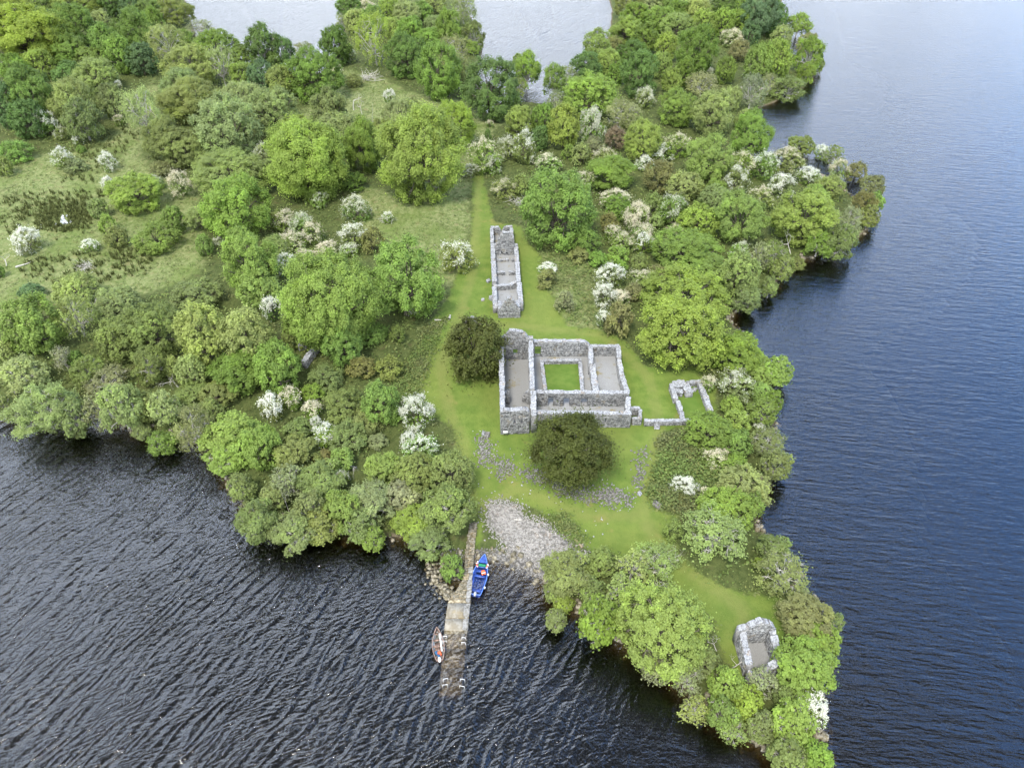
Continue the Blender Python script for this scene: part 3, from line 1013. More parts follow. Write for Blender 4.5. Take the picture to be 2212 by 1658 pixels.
for i in range(len(cxy) - 1):
    seg = np.linalg.norm(cxy[i + 1] - cxy[i])
    for k in range(int(seg / 0.045)):
        q = cxy[i] + (cxy[i + 1] - cxy[i]) * srng.random() + srng.normal(0, 0.42, 2)
        s = srng.uniform(0.16, 0.42)
        a_.abox((q[0], q[1], srng.uniform(-0.25, 0.22)), (s * 1.2, s, s * 0.7), srng.uniform(0, 6), 0.14, srng, srng.random())
link("stones", a_.mesh("stones", M_JETTY), bwk, kind='stuff')
# white boarding rails along the drowned ramp
M_RAIL = simple("white_rail", (0.7, 0.7, 0.68), 0.4, 0.5, 0.08)
for (pts, lab) in (([J(208, 1214), J(258, 1210), J(204, 1280), J(256, 1275)], "pair of white mooring rails on the ramp beside the small brown boat"),
                   ([J(468, 1228), J(522, 1234), J(462, 1294), J(516, 1302)], "pair of white mooring rails on the ramp's cove edge, opposite the brown boat"),
                   ([(957.2, 1488), (967, 1486), (956, 1501), (966, 1499)], "outer white mooring rails on the brown boat's side of the ramp"),
                   ([(994, 1487.5), (1004, 1489), (992.5, 1502), (1003, 1504)], "outer white mooring rails on the cove edge of the ramp")):
    if pts[0][1] > 1480:
        pts = [(u, v - 22) for u, v in pts]
    w3 = [np.array([*map(float, at(u, v, 0.4)), 0.4]) for u, v in pts]
    c0 = sum(w3) / 4
    t = thing("mooring_rail", lab, "rail", (c0[0], c0[1], 0), "white rails along the jetty ramp")
    for k in (0, 2):
        p0, p1 = w3[k] - np.array([c0[0], c0[1], 0]), w3[k + 1] - np.array([c0[0], c0[1], 0])
        b0, b1 = p0.copy(), p1.copy()
        b0[2] = b1[2] = -0.8
        V_, F_ = tubes([(p0, p1, .024, .024), (p0, b0, .024, .024), (p1, b1, .024, .024)], 6)
        link("rail", mesh_np("rail", V_, F_, M_RAIL), t)


# ------------------------------------------------------------------ boats
def station_hull(Lb, beam, depth, transom, nst=18, nr=7, t=0.05):
    """open clinker-like boat: bow at +x. Returns outer/inner surface quads"""
    V_, F_ = [], []
    xs_ = np.linspace(0, 1, nst)

    def half(s):
        w = np.sin(np.pi * (0.5 + 0.5 * max(0, (s - 0.42) / 0.58))) if s > 0.42 else transom + (1 - transom) * np.sin(np.pi / 2 * s / 0.42)
        return beam / 2 * max(w, 0.012) ** (0.80 if s > 0.42 else 1)

    def sheer(s):
        return depth + 0.28 * max(0, (s - 0.5) / 0.5) ** 2 + 0.03 * (1 - s)

    def keel(s):
        return 0.0 + 0.55 * depth * max(0, (s - 0.8) / 0.2) ** 2
    prof = [(0.0, 0.0), (0.35, 0.03), (0.66, 0.16), (0.86, 0.38), (0.95, 0.66), (1.0, 1.0)]
    ring = prof[::-1] + prof[1:]
    m = len(ring)
    for s in xs_:
        hw, sh, ke = half(s), sheer(s), keel(s)
        for k, (a, h) in enumerate(ring):
            sg = -1 if k < len(prof) else 1
            V_.append((s * Lb - Lb / 2, sg * a * hw, ke + (sh - ke) * h))
    for i in range(nst - 1):
        for k in range(m - 1):
            F_.append((i * m + k, i * m + k + 1, (i + 1) * m + k + 1, (i + 1) * m + k))
    F_.append(tuple(range(m)))          # transom
    return np.array(V_), F_, half, sheer, keel


def build_boat(root, Lb, beam, depth, transom, m_out, m_in, m_gun, seats, m_seat, draft=0.16, deck=True, floor_w=0.6):
    V_, F_, half, sheer, keel = station_hull(Lb, beam, depth, transom)
    V_[:, 2] -= draft
    me = bpy.data.meshes.new("hull")
    me.from_pydata([tuple(q) for q in V_], [], F_)
    me.update()
    me.materials.append(m_out)
    me.materials.append(m_in)
    h = link("hull", me, root)
    md = h.modifiers.new("thick", 'SOLIDIFY')
    md.thickness = 0.035
    md.offset = 0
    md.material_offset = 0
    # lining (inside surface, slightly within)
    Vi = V_.copy()
    Vi[:, 1] *= 0.955
    Vi[:, 2] += 0.03
    me = bpy.data.meshes.new("lining")
    me.from_pydata([tuple(q) for q in Vi], [], F_[:-1])
    me.update()
    me.materials.append(m_in)
    link("lining", me, root)
    segs = []
    for sg in (-1, 1):
        pr = None
        for s in np.linspace(0, 1, 19):
            q = np.array([s * Lb - Lb / 2, sg * half(s), sheer(s) - draft + 0.01])
            if pr is not None:
                segs.append((pr, q, 0.05, 0.05))
            pr = q
    a, c = np.array([-Lb / 2, -half(0), sheer(0) - draft]), np.array([-Lb / 2, half(0), sheer(0) - draft])
    segs.append((a, c, 0.05, 0.05))
    Vt, Ft = tubes(segs, 6)
    link("gunwale", mesh_np("gunwale", Vt, Ft, m_gun), root)
    for (s, wd, hh) in seats:
        a_ = Acc()
        a_.abox((s * Lb - Lb / 2, 0, depth * hh - draft), (wd, half(s) * 1.86, 0.045))
        link("thwart", a_.mesh("thwart", m_seat), root)
    a_ = Acc()
    for k in range(3):
        a_.abox((-Lb * 0.16, (k - 1) * floor_w * 0.36, 0.09 - draft + 0.05), (Lb * 0.5, floor_w * 0.33, 0.03))
    link("floor_board", a_.mesh("floor_board", m_seat), root)
    if deck:
        P_ = [(0.80, -1), (0.80, 1), (0.90, 1), (0.985, 0.4), (0.985, -0.4), (0.90, -1)]
        vv = [(s * Lb - Lb / 2, sg * half(s) * 0.95, sheer(s) - draft - 0.06) for s, sg in P_]
        me = mesh_np("bow_deck", vv, [tuple(range(6))], m_seat)
        link("bow_deck", me, root)
    return half, sheer


def boat_frame(bow, stern):
    b0, s0 = np.array(at(bow[0], bow[1], 0.5)), np.array(at(stern[0], stern[1], 0.4))
    c = (b0 + s0) / 2
    d_ = b0 - s0
    return c, math.atan2(d_[1], d_[0]), float(np.linalg.norm(d_))


M_BLUE = simple("blue_hull", (0.018, 0.045, 0.20), 0.35, 0.5, 0.12, 3.0)
M_BLUE2 = simple("blue_inside", (0.030, 0.070, 0.28), 0.45, 0.4, 0.2, 2.5)
M_BLUE3 = simple("blue_gunwale", (0.10, 0.20, 0.52), 0.4, 0.4, 0.1, 4.0)
M_BLACK = simple("black_plastic", (0.02, 0.02, 0.022), 0.4, 0.5, 0.2)
M_GREYM = simple("engine_grey", (0.33, 0.34, 0.36), 0.35, 0.5, 0.15, 5.0)
M_GREEN = simple("green_cloth", (0.01, 0.17, 0.075), 0.6, 0.3, 0.2, 5.0)
M_ORANGE = simple("orange_ring", (0.75, 0.13, 0.04), 0.5, 0.4, 0.15, 5.0)
M_BROWNW = simple("varnished_wood", (0.20, 0.13, 0.10), 0.55, 0.35, 0.3, 4.0)
M_GREYIN = simple("worn_grey_paint", (0.27, 0.28, 0.28), 0.7, 0.3, 0.3, 2.5)
M_TAN = simple("tan_gunwale", (0.24, 0.17, 0.135), 0.6, 0.3, 0.2, 4.0)


def outboard(root, x, zt, m_cowl, tilt=0.0):
    import bmesh
    bm = bmesh.new()
    bmesh.ops.create_uvsphere(bm, u_segments=12, v_segments=8, radius=0.5)
    for v in bm.verts:
        v.co.x *= 0.62
        v.co.y *= 0.36
        v.co.z *= 0.5
    me = bpy.data.meshes.new("engine_cowl")
    bm.to_mesh(me)
    bm.free()
    me.materials.append(m_cowl)
    me.polygons.foreach_set('use_smooth', np.ones(len(me.polygons), bool))
    e = link("outboard_engine", me, root, (x, 0, zt))
    a_ = Acc()
    a_.abox((-0.02, 0, -0.45), (0.18, 0.10, 0.7))
    a_.abox((-0.08, 0, -0.85), (0.34, 0.09, 0.12))
    link("leg", a_.mesh("leg", M_BLACK), e)
    Vt, Ft = tubes([((0.2, 0, 0.0), (0.75, 0.05, 0.08), 0.03, 0.035)], 6)
    link("tiller", mesh_np("tiller", Vt, Ft, M_BLACK), e)


def ring_mesh(name, r0, r1, m, cut=1.0):
    import bmesh
    V_, F_ = [], []
    n, k = 20, 8
    for i in range(n):
        a = 2 * math.pi * i / n
        for j in range(k):
            c_ = 2 * math.pi * j / k
            V_.append(((r0 + r1 * math.cos(c_)) * math.cos(a), (r0 + r1 * math.cos(c_)) * math.sin(a), r1 * math.sin(c_)))
    for i in range(int(n * cut)):
        for j in range(k):
            F_.append((i * k + j, ((i + 1) % n) * k + j, ((i + 1) % n) * k + (j + 1) % k, i * k + (j + 1) % k))
    return mesh_np(name, np.array(V_), np.array(F_), m, True)


c, an, Lb = boat_frame(J(783, 96), J(652, 640))
bb = thing("rowing_boat", "blue open boat moored on the cove side of the jetty", "boat", (c[0], c[1], 0))
bb.rotation_euler = (0, 0, an)
half, sheer = build_boat(bb, Lb, 1.85, 0.62, 0.70, M_BLUE, M_BLUE2, M_BLUE3,
                         [(0.735, 0.30, .62), (0.615, 0.34, .62), (0.49, 0.34, .6), (0.13, 0.42, .6)], M_BLUE2, floor_w=1.0)
outboard(bb, -Lb / 2 - 0.05, 0.62, M_GREYM)
M_FEND = simple("white_fender", (0.72, 0.72, 0.70), 0.5, 0.4, 0.05)
for (s, sg) in ((0.76, -1), (0.53, -1), (0.2, -1), (0.80, 1), (0.56, 1), (0.22, 1)):
    Vt, Ft = tubes([((0, 0, -.2), (0, 0, -.12), .03, .09), ((0, 0, -.12), (0, 0, .14), .09, .09), ((0, 0, .14), (0, 0, .24), .09, .02)], 8)
    link("fender", mesh_np("fender", Vt, Ft, M_FEND), bb, (s * Lb - Lb / 2, sg * (half(s) + 0.10), sheer(s) - 0.22))
Mb = Matrix.Translation((c[0], c[1], 0)) @ Matrix.Rotation(an, 4, 'Z')


def in_boat(Mx, x, y, zq):
    return Mx @ Vector((x, y, zq))


# things lying in the blue boat
xr = 0.745 * Lb - Lb / 2
rl = thing("rolled_tarpaulin", "rolled green tarpaulin across the blue boat's bow seat", "tarpaulin", in_boat(Mb, xr, 0, 0.41))
rl.rotation_euler = (0, 0, an)
Vt, Ft = tubes([((0, -0.50, 0), (0, -0.46, 0), .10, .17), ((0, -0.46, 0), (0, 0, .01), .17, .185), ((0, 0, .01), (0, 0.46, 0), .185, .17), ((0, .46, 0), (0, .5, 0), .17, .1)], 10)
link("roll", mesh_np("roll", Vt, Ft, M_GREEN, True), rl)
for (sg, lab) in ((-1, "orange lifebuoy leaning at the open water end of the green tarpaulin roll"), (1, "orange lifebuoy leaning at the jetty end of the green tarpaulin roll")):
    lf = thing("lifebuoy", lab, "lifebuoy", in_boat(Mb, xr, sg * 0.60, 0.43), "lifebuoys in the blue boat")
    lf.rotation_euler = (R(90 - 24 * sg), 0, an)
    link("ring", ring_mesh("ring", 0.25, 0.075, M_ORANGE), lf)
    for q in range(4):
        a_ = Acc()
        th = q * math.pi / 2
        a_.abox((0.25 * math.cos(th), 0.25 * math.sin(th), 0), (0.165, 0.09, 0.165), th)
        link("band", a_.mesh("band", M_FEND), lf)
lj = thing("life_jacket", "orange life jacket thrown on the blue boat's middle seat", "life jacket", in_boat(Mb, 0.565 * Lb - Lb / 2, -0.36, 0.40))
lj.rotation_euler = (0, 0, an + 0.4)
a_ = Acc()
for (x, y, sx_, sy_) in ((-.05, .16, .5, .2), (-.05, -.16, .5, .2), (.26, 0, .2, .46)):
    a_.abox((x, y, 0), (sx_, sy_, .11), 0, 0.08, srng)
link("foam_panel", a_.mesh("foam_panel", M_ORANGE), lj)
a_ = Acc()
a_.abox((-0.05, 0, .01), (.07, .5, .13))
link("strap", a_.mesh("strap", M_FEND), lj)

# small brown boat
c, an, Lb = boat_frame(J(121, 1098), J(160, 1540))
sb = thing("rowing_boat", "small brown and grey rowing boat moored beside the drowned ramp", "boat", (c[0], c[1], 0))
sb.rotation_euler = (0, 0, an)
half, sheer = build_boat(sb, Lb, 1.35, 0.52, 0.55, M_BROWNW, M_GREYIN, M_TAN,
                         [(0.84, 0.24, .75), (0.65, 0.24, .66), (0.46, 0.26, .66), (0.31, 0.22, .66), (0.12, 0.30, .66)], M_BROWNW, draft=0.12, deck=False, floor_w=0.7)
outboard(sb, -Lb / 2 - 0.02, 0.5, M_FEND)
Ms = Matrix.Translation((c[0], c[1], 0)) @ Matrix.Rotation(an, 4, 'Z')
for (y, lab) in ((-0.36, "white oar along the brown boat's ramp side"), (-0.27, "inner white oar lying on the brown boat's seats")):
    oar = thing("oar", lab, "oar", in_boat(Ms, 0.02, y, 0.40), "oars in the brown boat")
    oar.rotation_euler = (0, 0, an + 0.03)
    Vt, Ft = tubes([((-1.0, 0, 0), (0.75, 0, .02), .03, .035)], 6)
    link("shaft", mesh_np("shaft", Vt, Ft, M_FEND), oar)
    a_ = Acc()
    a_.abox((1.0, 0, .03), (0.62, .13, .025))
    link("blade", a_.mesh("blade", M_FEND), oar)
cu = thing("boat_cushion", "red cushion in the stern of the brown boat", "cushion", in_boat(Ms, 0.205 * Lb - Lb / 2, -0.05, 0.30))
cu.rotation_euler = (0, 0, an + 0.3)
a_ = Acc()
a_.abox((0, 0, 0), (.5, .42, .16), 0, 0.1, srng)
link("cushion", a_.mesh("cushion", M_ORANGE), cu)
M_BAG = simple("blue_cloth", (0.03, 0.11, 0.22), 0.6, 0.3, 0.2, 5.0)
for (s, y, lab) in ((0.235, 0.30, "blue bag tucked on the open water side of the brown boat's stern"), (0.10, 0.05, "blue bag beside the white outboard of the brown boat")):
    bg_ = thing("bag", lab, "bag", in_boat(Ms, s * Lb - Lb / 2, y, 0.30 if s > .2 else .42), "blue bags in the brown boat")
    bg_.rotation_euler = (0, 0, an + y)
    a_ = Acc()
    a_.abox((0, 0, 0), (.46, .26, .2), 0, 0.14, srng)
    a_.abox((0, 0, .11), (.16, .05, .05), 0, 0.1, srng)
    link("sack", a_.mesh("sack", M_BAG), bg_)

# ------------------------------------------------------------------ stones, logs, dead wood
STN = [stone_mesh("boulder", srng, M_CAP) for _ in range(3)] + [stone_mesh("boulder", srng, M_RUBBLE) for _ in range(3)]
for (u, v, s, k, lab) in ((1418.5, 1091, (1.15, .8, .5), 3, "flat grey boulder at the corner of the bramble bank"),
                          (1044, 937, (.95, .4, .4), 0, "oblong white stone at the head of the rubble strip"),
                          (1052.5, 940.5, (1.0, .65, .45), 4, "rounded grey stone at the head of the rubble strip"),
                          (1012, 694, (1.5, 1.0, .5), 4, "low grey boulder on the lawn beside the standing stones"),
                          (1500, 842, (.9, .7, .35), 1, "pale flat stone inside the walled enclosure"),
                          (1381, 1067, (.7, .6, .3), 0, "white stone cluster top on the lawn near the big yew"),
                          (1055, 608, (1.0, .7, .5), 0, "white stone against the long ruin's meadow side wall"),
                          (1062, 646, (.8, .9, .9), 1, "upright white stone against the long ruin's near corner"),
                          (1043, 648, (.8, .6, .3), 1, "white flat stone on the lawn off the long ruin's near corner"),
                          (1220, 1173, (.8, .6, .4), 5, "dark stone on the cobble beach near the plank"),
                          (1196, 1160, (.4, .3, .25), 3, "small dark stone in the middle of the cobble beach"),
                          (1340, 788, (.5, .45, .35), 1, "white block by the east room's outer wall")):
    t = link("boulder", STN[k], None, gxyz(u, v) + Vector((0, 0, s[2] * 0.28)), label=lab, category="stone")
    t.scale = s
    t.rotation_euler = (0, 0, srng.uniform(0, 3))
for (u, w_, h_) in ((1015.5, .55, 1.2), (1021, .7, 1.5), (1026.5, .5, 1.25)):
    t = link("standing_stone", STN[1], None, gxyz(u, 697) + Vector((0, 0, h_ * .42)), label={1015.5: "pale standing stone farthest from the abbey behind the gable yew", 1021: "tallest pale standing stone behind the gable yew",
             1026.5: "pale standing stone nearest the abbey behind the gable yew"}[u], category="stone", group="standing stones behind the yew")
    t.scale = (w_, .5, h_)


def logthing(name, lab, cat, p, q, r0, r1, m, z0=0.0):
    a, c_ = gxyz(*p), gxyz(*q)
    t = thing(name, lab, cat, (a + c_) / 2)
    o = t.location
    pts = [a + (c_ - a) * s + Vector((0, 0, r0 * .8 + z0)) + Vector(srng.normal(0, r0 * .35, 3)) for s in np.linspace(0, 1, 5)]
    V_, F_ = tubes([(pts[i] - o, pts[i + 1] - o, r0 + (r1 - r0) * i / 4, r0 + (r1 - r0) * (i + 1) / 4) for i in range(4)], 7)
    link("log", mesh_np("log", V_, F_, m, True), t)
    return t


logthing("fallen_log", "short pale log lying on the lawn near the twin ash", "log", (970, 691), (974, 683), .22, .16, M_GREY)
logthing("fallen_log", "grey log at the edge of the twin ash's shade", "log", (938, 692), (953, 693), .14, .1, M_GREY)
logthing("fallen_log", "rust brown short log beside the grey log on the lawn", "log", (939, 704), (947, 703), .13, .1, M_BARK)
logthing("driftwood", "curved white driftwood branch on the cobble beach", "driftwood", (1110, 1122), (1128, 1124), .13, .07, M_GREY)
logthing("fallen_log", "white weathered branch on the meadow by the dead tree", "log", (36, 578), (72, 566), .2, .07, M_GREY)
pb = thing("plank", "long grey plank at the grassy edge of the beach", "plank", gxyz(1250, 1173))
a = gxyz(1243, 1163) - pb.location
c_ = gxyz(1258, 1183) - pb.location
a_ = Acc()
dv = c_ - a
a_.abox((0, 0, .12), (dv.length, .32, .10), math.atan2(dv.y, dv.x))
link("board", a_.mesh("board", M_WOOD), pb)

# rubble strips and beach cobbles: nobody could count them
crng = np.random.default_rng(5)


def scatter_poly(pts, n, margin=0.0, feather=0.35):
    P2 = poly_uv(pts) if not isinstance(pts, np.ndarray) else pts
    lo, hi = P2.min(0) - feather * 2, P2.max(0) + feather * 2
    out = np.zeros((0, 2))
    while len(out) < n:
        q = crng.uniform(lo, hi, (n * 3, 2))
        s = sdist(q[:, 0], q[:, 1], P2)
        q = q[s > margin + crng.normal(0, feather, len(s))]
        out = np.concatenate([out, q])
    return out[:n]


def stones_obj(name, pos, smin, smax, m, zo=0.0, base=None):
    n = len(pos)
    zq = gz(pos[:, 0], pos[:, 1]) + zo
    s = crng.uniform(smin, smax, n) ** 1.0
    cube = np.array([(-1, -1, -1), (1, -1, -1), (1, 1, -1), (-1, 1, -1), (-.7, -.7, 1), (.7, -.7, 1), (.7, .7, 1), (-.7, .7, 1)]) * 0.5
    P8 = cube[None] * (1 + crng.normal(0, 0.22, (n, 8, 3)))
    P8 = P8 * (s[:, None, None] * np.stack([np.ones(n), crng.uniform(.6, 1, n), crng.uniform(.4, .8, n)], 1)[:, None, :])
    a = crng.uniform(0, 6.28, n)
    ca, sa = np.cos(a)[:, None], np.sin(a)[:, None]
    X = P8[..., 0] * ca - P8[..., 1] * sa
    Y = P8[..., 0] * sa + P8[..., 1] * ca
    V_ = np.stack([X + pos[:, 0:1], Y + pos[:, 1:2], P8[..., 2] + zq[:, None] + s[:, None] * 0.12], 2).reshape(-1, 3)
    F_ = (BOXF[None] + (np.arange(n) * 8)[:, None, None]).reshape(-1, 4)
    me = mesh_np(name, V_, F_, m, False, {'tone': ('FACE', np.repeat(crng.random(n), 6))})
    return me


link("beach_cobbles", stones_obj("beach_cobbles", scatter_poly(BEACH, 15000, 0.6, 0.9), 0.08, 0.24, M_COBBLE), kind='stuff', label="bed of pale cobbles on the beach by the cove", category="cobbles")
RUB = [([(1036, 946), (1046, 940), (1058, 950), (1060, 985), (1058, 1000), (1040, 1005), (1033, 980)], 520, "strip of loose rubble stones below the abbey's front wall"),
       ([(1066, 1000), (1080, 988), (1100, 998), (1120, 1016), (1112, 1024), (1085, 1030), (1070, 1018)], 420, "patch of loose rubble between two strips on the lawn"),
       ([(1133, 1016), (1150, 1010), (1182, 1020), (1190, 1040), (1160, 1042), (1138, 1034)], 380, "patch of rubble stones at the big yew's near side"),
       ([(1188, 1036), (1240, 1046), (1290, 1062), (1285, 1082), (1240, 1076), (1200, 1062)], 640, "long band of rubble under the big yew's skirt"),
       ([(1282, 1060), (1320, 1055), (1362, 1070), (1355, 1084), (1320, 1090), (1290, 1080)], 700, "grey rubble heap at the end of the rubble band"),
       ([(1385, 968), (1394, 965), (1398, 985), (1388, 1030), (1380, 1060), (1371, 1050), (1378, 1005)], 300, "narrow brown stony ridge on the lawn"),
       ([(1318, 1012), (1334, 1010), (1336, 1020), (1320, 1022)], 0, "")]
for pts, n, lab in RUB:
    if n:
        link("rubble_patch", stones_obj("rubble_patch", scatter_poly(pts, int(n * .55), 0.1, 0.6), 0.10, 0.33, M_RUBBLE), kind='stuff', label=lab, category="rubble")
P2 = LAWN[:, :]
q = scatter_poly([(1020, 930), (1400, 1060), (1300, 1170), (1100, 1090), (1030, 1060)], 130)
link("lawn_pebbles", stones_obj("lawn_pebbles", q, 0.10, 0.22, M_CAP), kind='stuff', label="scattered white pebbles on the lawn above the beach", category="pebbles")
q = np.concatenate([scatter_poly([(940, 1190), (1015, 1190), (1000, 1250), (965, 1250)], 200), scatter_poly([(1024, 1190), (1110, 1195), (1180, 1240), (1150, 1240), (1100, 1215), (1030, 1206)], 900)])
link("shore_stones", stones_obj("shore_stones", q, 0.10, 0.34, M_RUBBLE), kind='stuff', label="grey shingle along the cove's waterline", category="shingle")

# rocks along the wooded banks
pts_ = []
for i in range(len(CPOLY)):
    a, c_ = CPOLY[i], CPOLY[(i + 1) % len(CPOLY)]
    if max(a[1], c_[1]) > 190 or min(a[1], c_[1]) < 25:
        continue
    n = int(np.linalg.norm(c_ - a) * 3.2)
    pts_.append(a + (c_ - a) * crng.random((n, 1)) + crng.normal(0, 0.8, (n, 2)))
q = np.concatenate(pts_)
link("shore_rocks", stones_obj("shore_rocks", q, 0.2, 0.9, M_JETTY), kind='stuff', label="dark mossy rocks along the wooded banks", category="rocks")

# ------------------------------------------------------------------ plants
def unit(v):
    return v / (np.linalg.norm(v, axis=-1, keepdims=True) + 1e-9)


FORMS = {
    # lobes, lobe radius, flat, puffs per lobe, puff radius, jitter, spray, droop, cover, limbs visible, top pull
    'ash':    dict(nl=19, lr=.34, flat=.85, pp=24, pr=.095, jit=0.40, spray=.045, droop=.0, cover=2.6),
    'dark':   dict(nl=17, lr=.36, flat=.90, pp=24, pr=.095, jit=0.36, spray=.035, droop=.0, cover=2.9),
    'oak':    dict(nl=26, lr=.30, flat=.55, pp=20, pr=.105, jit=0.36, spray=.06, droop=.1, cover=2.5),
    'pale':   dict(nl=24, lr=.34, flat=1.0, pp=26, pr=.08, jit=0.47, spray=.05, droop=.0, cover=2.6),
    'alder':  dict(nl=21, lr=.28, flat=.75, pp=17, pr=.10, jit=0.43, spray=.06, droop=.05, cover=2.3),
    'willow': dict(nl=16, lr=.34, flat=.9, pp=18, pr=.09, jit=0.54, spray=.10, droop=.12, cover=1.6),
    'yew':    dict(nl=24, lr=.30, flat=.7, pp=22, pr=.09, jit=0.47, spray=.13, droop=.35, cover=3.2),
    'haw':    dict(nl=13, lr=.40, flat=.95, pp=22, pr=.10, jit=0.50, spray=.08, droop=.0, cover=2.5),
    'shrub':  dict(nl=13, lr=.38, flat=.9, pp=20, pr=.11, jit=0.47, spray=.07, droop=.0, cover=2.6),
    'cone':   dict(nl=10, lr=.34, flat=1.2, pp=16, pr=.12, jit=0.50, spray=.08, droop=.1, cover=2.8),
}


def cards(pos, nrm, size, rg, asp=1.25):
    """one bent leaf-clump quad per position"""
    n = len(pos)
    ref = rg.normal(0, 1, (n, 3))
    s = unit(np.cross(nrm, ref))
    t = np.cross(nrm, s)
    a = (size * rg.uniform(.6, 1.25, n))[:, None]
    q = np.empty((n, 4, 3))
    k = rg.uniform(.65, 1.1, (n, 4, 1))
    q[:, 0] = pos - s * a * asp * k[:, 0] * .5
    q[:, 1] = pos - t * a * k[:, 1] * .5 + nrm * a * .10
    q[:, 2] = pos + s * a * asp * k[:, 2] * .5
    q[:, 3] = pos + t * a * k[:, 3] * .5 + nrm * a * .10
    return q.reshape(-1, 3)


def gen_crown(form, leaf, seed, flowers=0.0):
    """crown in unit space: horizontal radius 1, vertical half height 1, centre at z = 1.08"""
    f = FORMS[form]
    rg = np.random.default_rng(seed)
    # lobes on and inside an ellipsoid, more on the upper half
    L = []
    tries = 0
    nl = int(f['nl'] * (1.45 if leaf < .036 else 1.1))
    while len(L) < nl and tries < 900:
        tries += 1
        d_ = unit(rg.normal(0, 1, 3))
        if d_[2] < -0.88:
            continue
        lr = f['lr'] * rg.uniform(.60, 1.30)
        rad = (1.0 - lr * .92) * rg.uniform(.8, 1.08)
        c_ = d_ * rad
        if form == 'cone':
            c_[:2] *= (0.95 - 0.6 * (c_[2] + 1) / 2)
            lr *= (1.15 - 0.5 * (c_[2] + 1) / 2)
        if all(np.linalg.norm(c_ - q[0]) > 0.50 * (lr + q[1]) for q in L):
            L.append((c_, lr))
    L.append((np.array([0, 0, .25]), .52))
    P, N, RN = [], [], []
    for (c_, lr) in L:
        npf = max(5, int(f['pp'] * (lr / f['lr']) ** 2))
        pd = unit(rg.normal(0, 1, (npf * 3, 3)) + unit(c_ + np.array([0, 0, .25])) * .75)[:npf]
        lobe_r = rg.random()
        for d_ in pd:
            pc = c_ + d_ * lr * np.array([1, 1, f['flat']])
            lim = 1.0 + rg.normal(0, .06)
            nrm_ = np.linalg.norm(pc)
            if form != 'cone' and nrm_ > lim:
                pc = pc * (lim / nrm_)
            pr = f['pr'] * rg.uniform(.75, 1.35)
            n = int(f['cover'] * 5.7 * pr * pr / (leaf * leaf))
            n = max(4, n)
            out = unit(pc + np.array([0, 0, .15]))
            ld = unit(rg.normal(0, 1, (n, 3)) + out * .55 + np.array([0, 0, .3]))
            rr = pr * rg.uniform(.55, 1.1, (n, 1))
            pos = pc + ld * rr
            ex = rg.exponential(f['spray'], (n, 1)) * (rg.random((n, 1)) < .5)
            pos = pos + unit(out + rg.normal(0, .5, 3)) * ex
            pos[:, 2] -= f['droop'] * (ex[:, 0] + .25 * pr) * 1.4
            P.append(pos)
            N.append(unit(ld * .6 + out * .25 + np.array([0, 0, .35]) + rg.normal(0, f['jit'], (n, 3)) * .6))
            RN.append(np.clip(.38 * lobe_r + .27 * rg.random() + .35 * rg.random(n), 0, 1))
    P, N, RN = np.concatenate(P), np.concatenate(N), np.concatenate(RN)
    # drop leaves buried deep inside other lobes
    deep = np.zeros(len(P), bool)
    for (c_, lr) in L:
        q = (P - c_) / np.array([1, 1, f['flat']])
        deep |= (q * q).sum(1) < (lr * .70) ** 2
    deep &= rg.random(len(P)) < .9
    P, N, RN = P[~deep], N[~deep], RN[~deep]
    z0 = {'shrub': .78, 'haw': .88, 'cone': .85, 'alder': 1.0, 'willow': 1.0}.get(form, .92)
    P[:, 2] += z0
    ok = P[:, 2] > .03
    P, N, RN = P[ok], N[ok], RN[ok]
    fl = None
    if flowers > 0:
        # blossom sits on the outer and upper sprays, in patches
        q = P - np.array([0, 0, z0])
        ph = rg.uniform(0, 6.28, 6)
        patch = .5 + .22 * np.sin(q[:, 0] * 5 + ph[0]) * np.sin(q[:, 1] * 5.5 + ph[1]) + .2 * np.sin(q[:, 2] * 6 + ph[2] + q[:, 0] * 3)
        score = .55 * np.linalg.norm(q, axis=1) + .30 * q[:, 2] + .55 * patch + rg.normal(0, .16, len(P))
        fm = score > np.quantile(score, 1 - flowers)
        fl = (P[fm] + unit(q[fm]) * .03, N[fm], RN[fm])
        P, N, RN = P[~fm], N[~fm], RN[~fm]
    leafm = (cards(P, N, leaf, rg), np.arange(len(P) * 4).reshape(-1, 4), RN)
    flm = None
    if fl is not None:
        fp = np.repeat(fl[0], 2, 0)
        fp = fp + rg.normal(0, leaf * .35, fp.shape)
        fn = unit(np.repeat(fl[1], 2, 0) + rg.normal(0, .4, fp.shape))
        flm = (cards(fp, fn, leaf * .62, rg, 1.5), np.arange(len(fp) * 4).reshape(-1, 4), np.clip(np.repeat(fl[2], 2) * .6 + rg.random(len(fp)) * .4, 0, 1))
    return leafm, flm, L, z0


def gen_limbs(L, z0, seed, grey=False, form='ash'):
    rg = np.random.default_rng(seed + 77)
    segs = []
    tw = .055 if form not in ('shrub', 'haw', 'cone') else .05
    fork = np.array([rg.normal(0, .03), rg.normal(0, .03), z0 * .42])
    segs.append((np.array([0, 0, -.03]), fork, tw * 1.25, tw * .8))
    for (c_, lr) in L:
        e = c_ + np.array([0, 0, z0])
        m = fork + (e - fork) * .5 + rg.normal(0, .07, 3) + np.array([0, 0, .04])
        segs.append((fork, m, tw * .55, tw * .38))
        segs.append((m, e, tw * .38, tw * .22))
        nt = 7 if grey else 3
        for _ in range(nt):
            d_ = unit(rg.normal(0, 1, 3) + unit(c_) * .8 + np.array([0, 0, .2]))
            k = e + d_ * lr * (rg.uniform(.7, 1.22) if grey else .8)
            segs.append((e, (e + k) / 2 + rg.normal(0, .03, 3), tw * .22, tw * .14))
            segs.append(((e + k) / 2, k, tw * .14, tw * .05))
    return tubes(segs, 4)


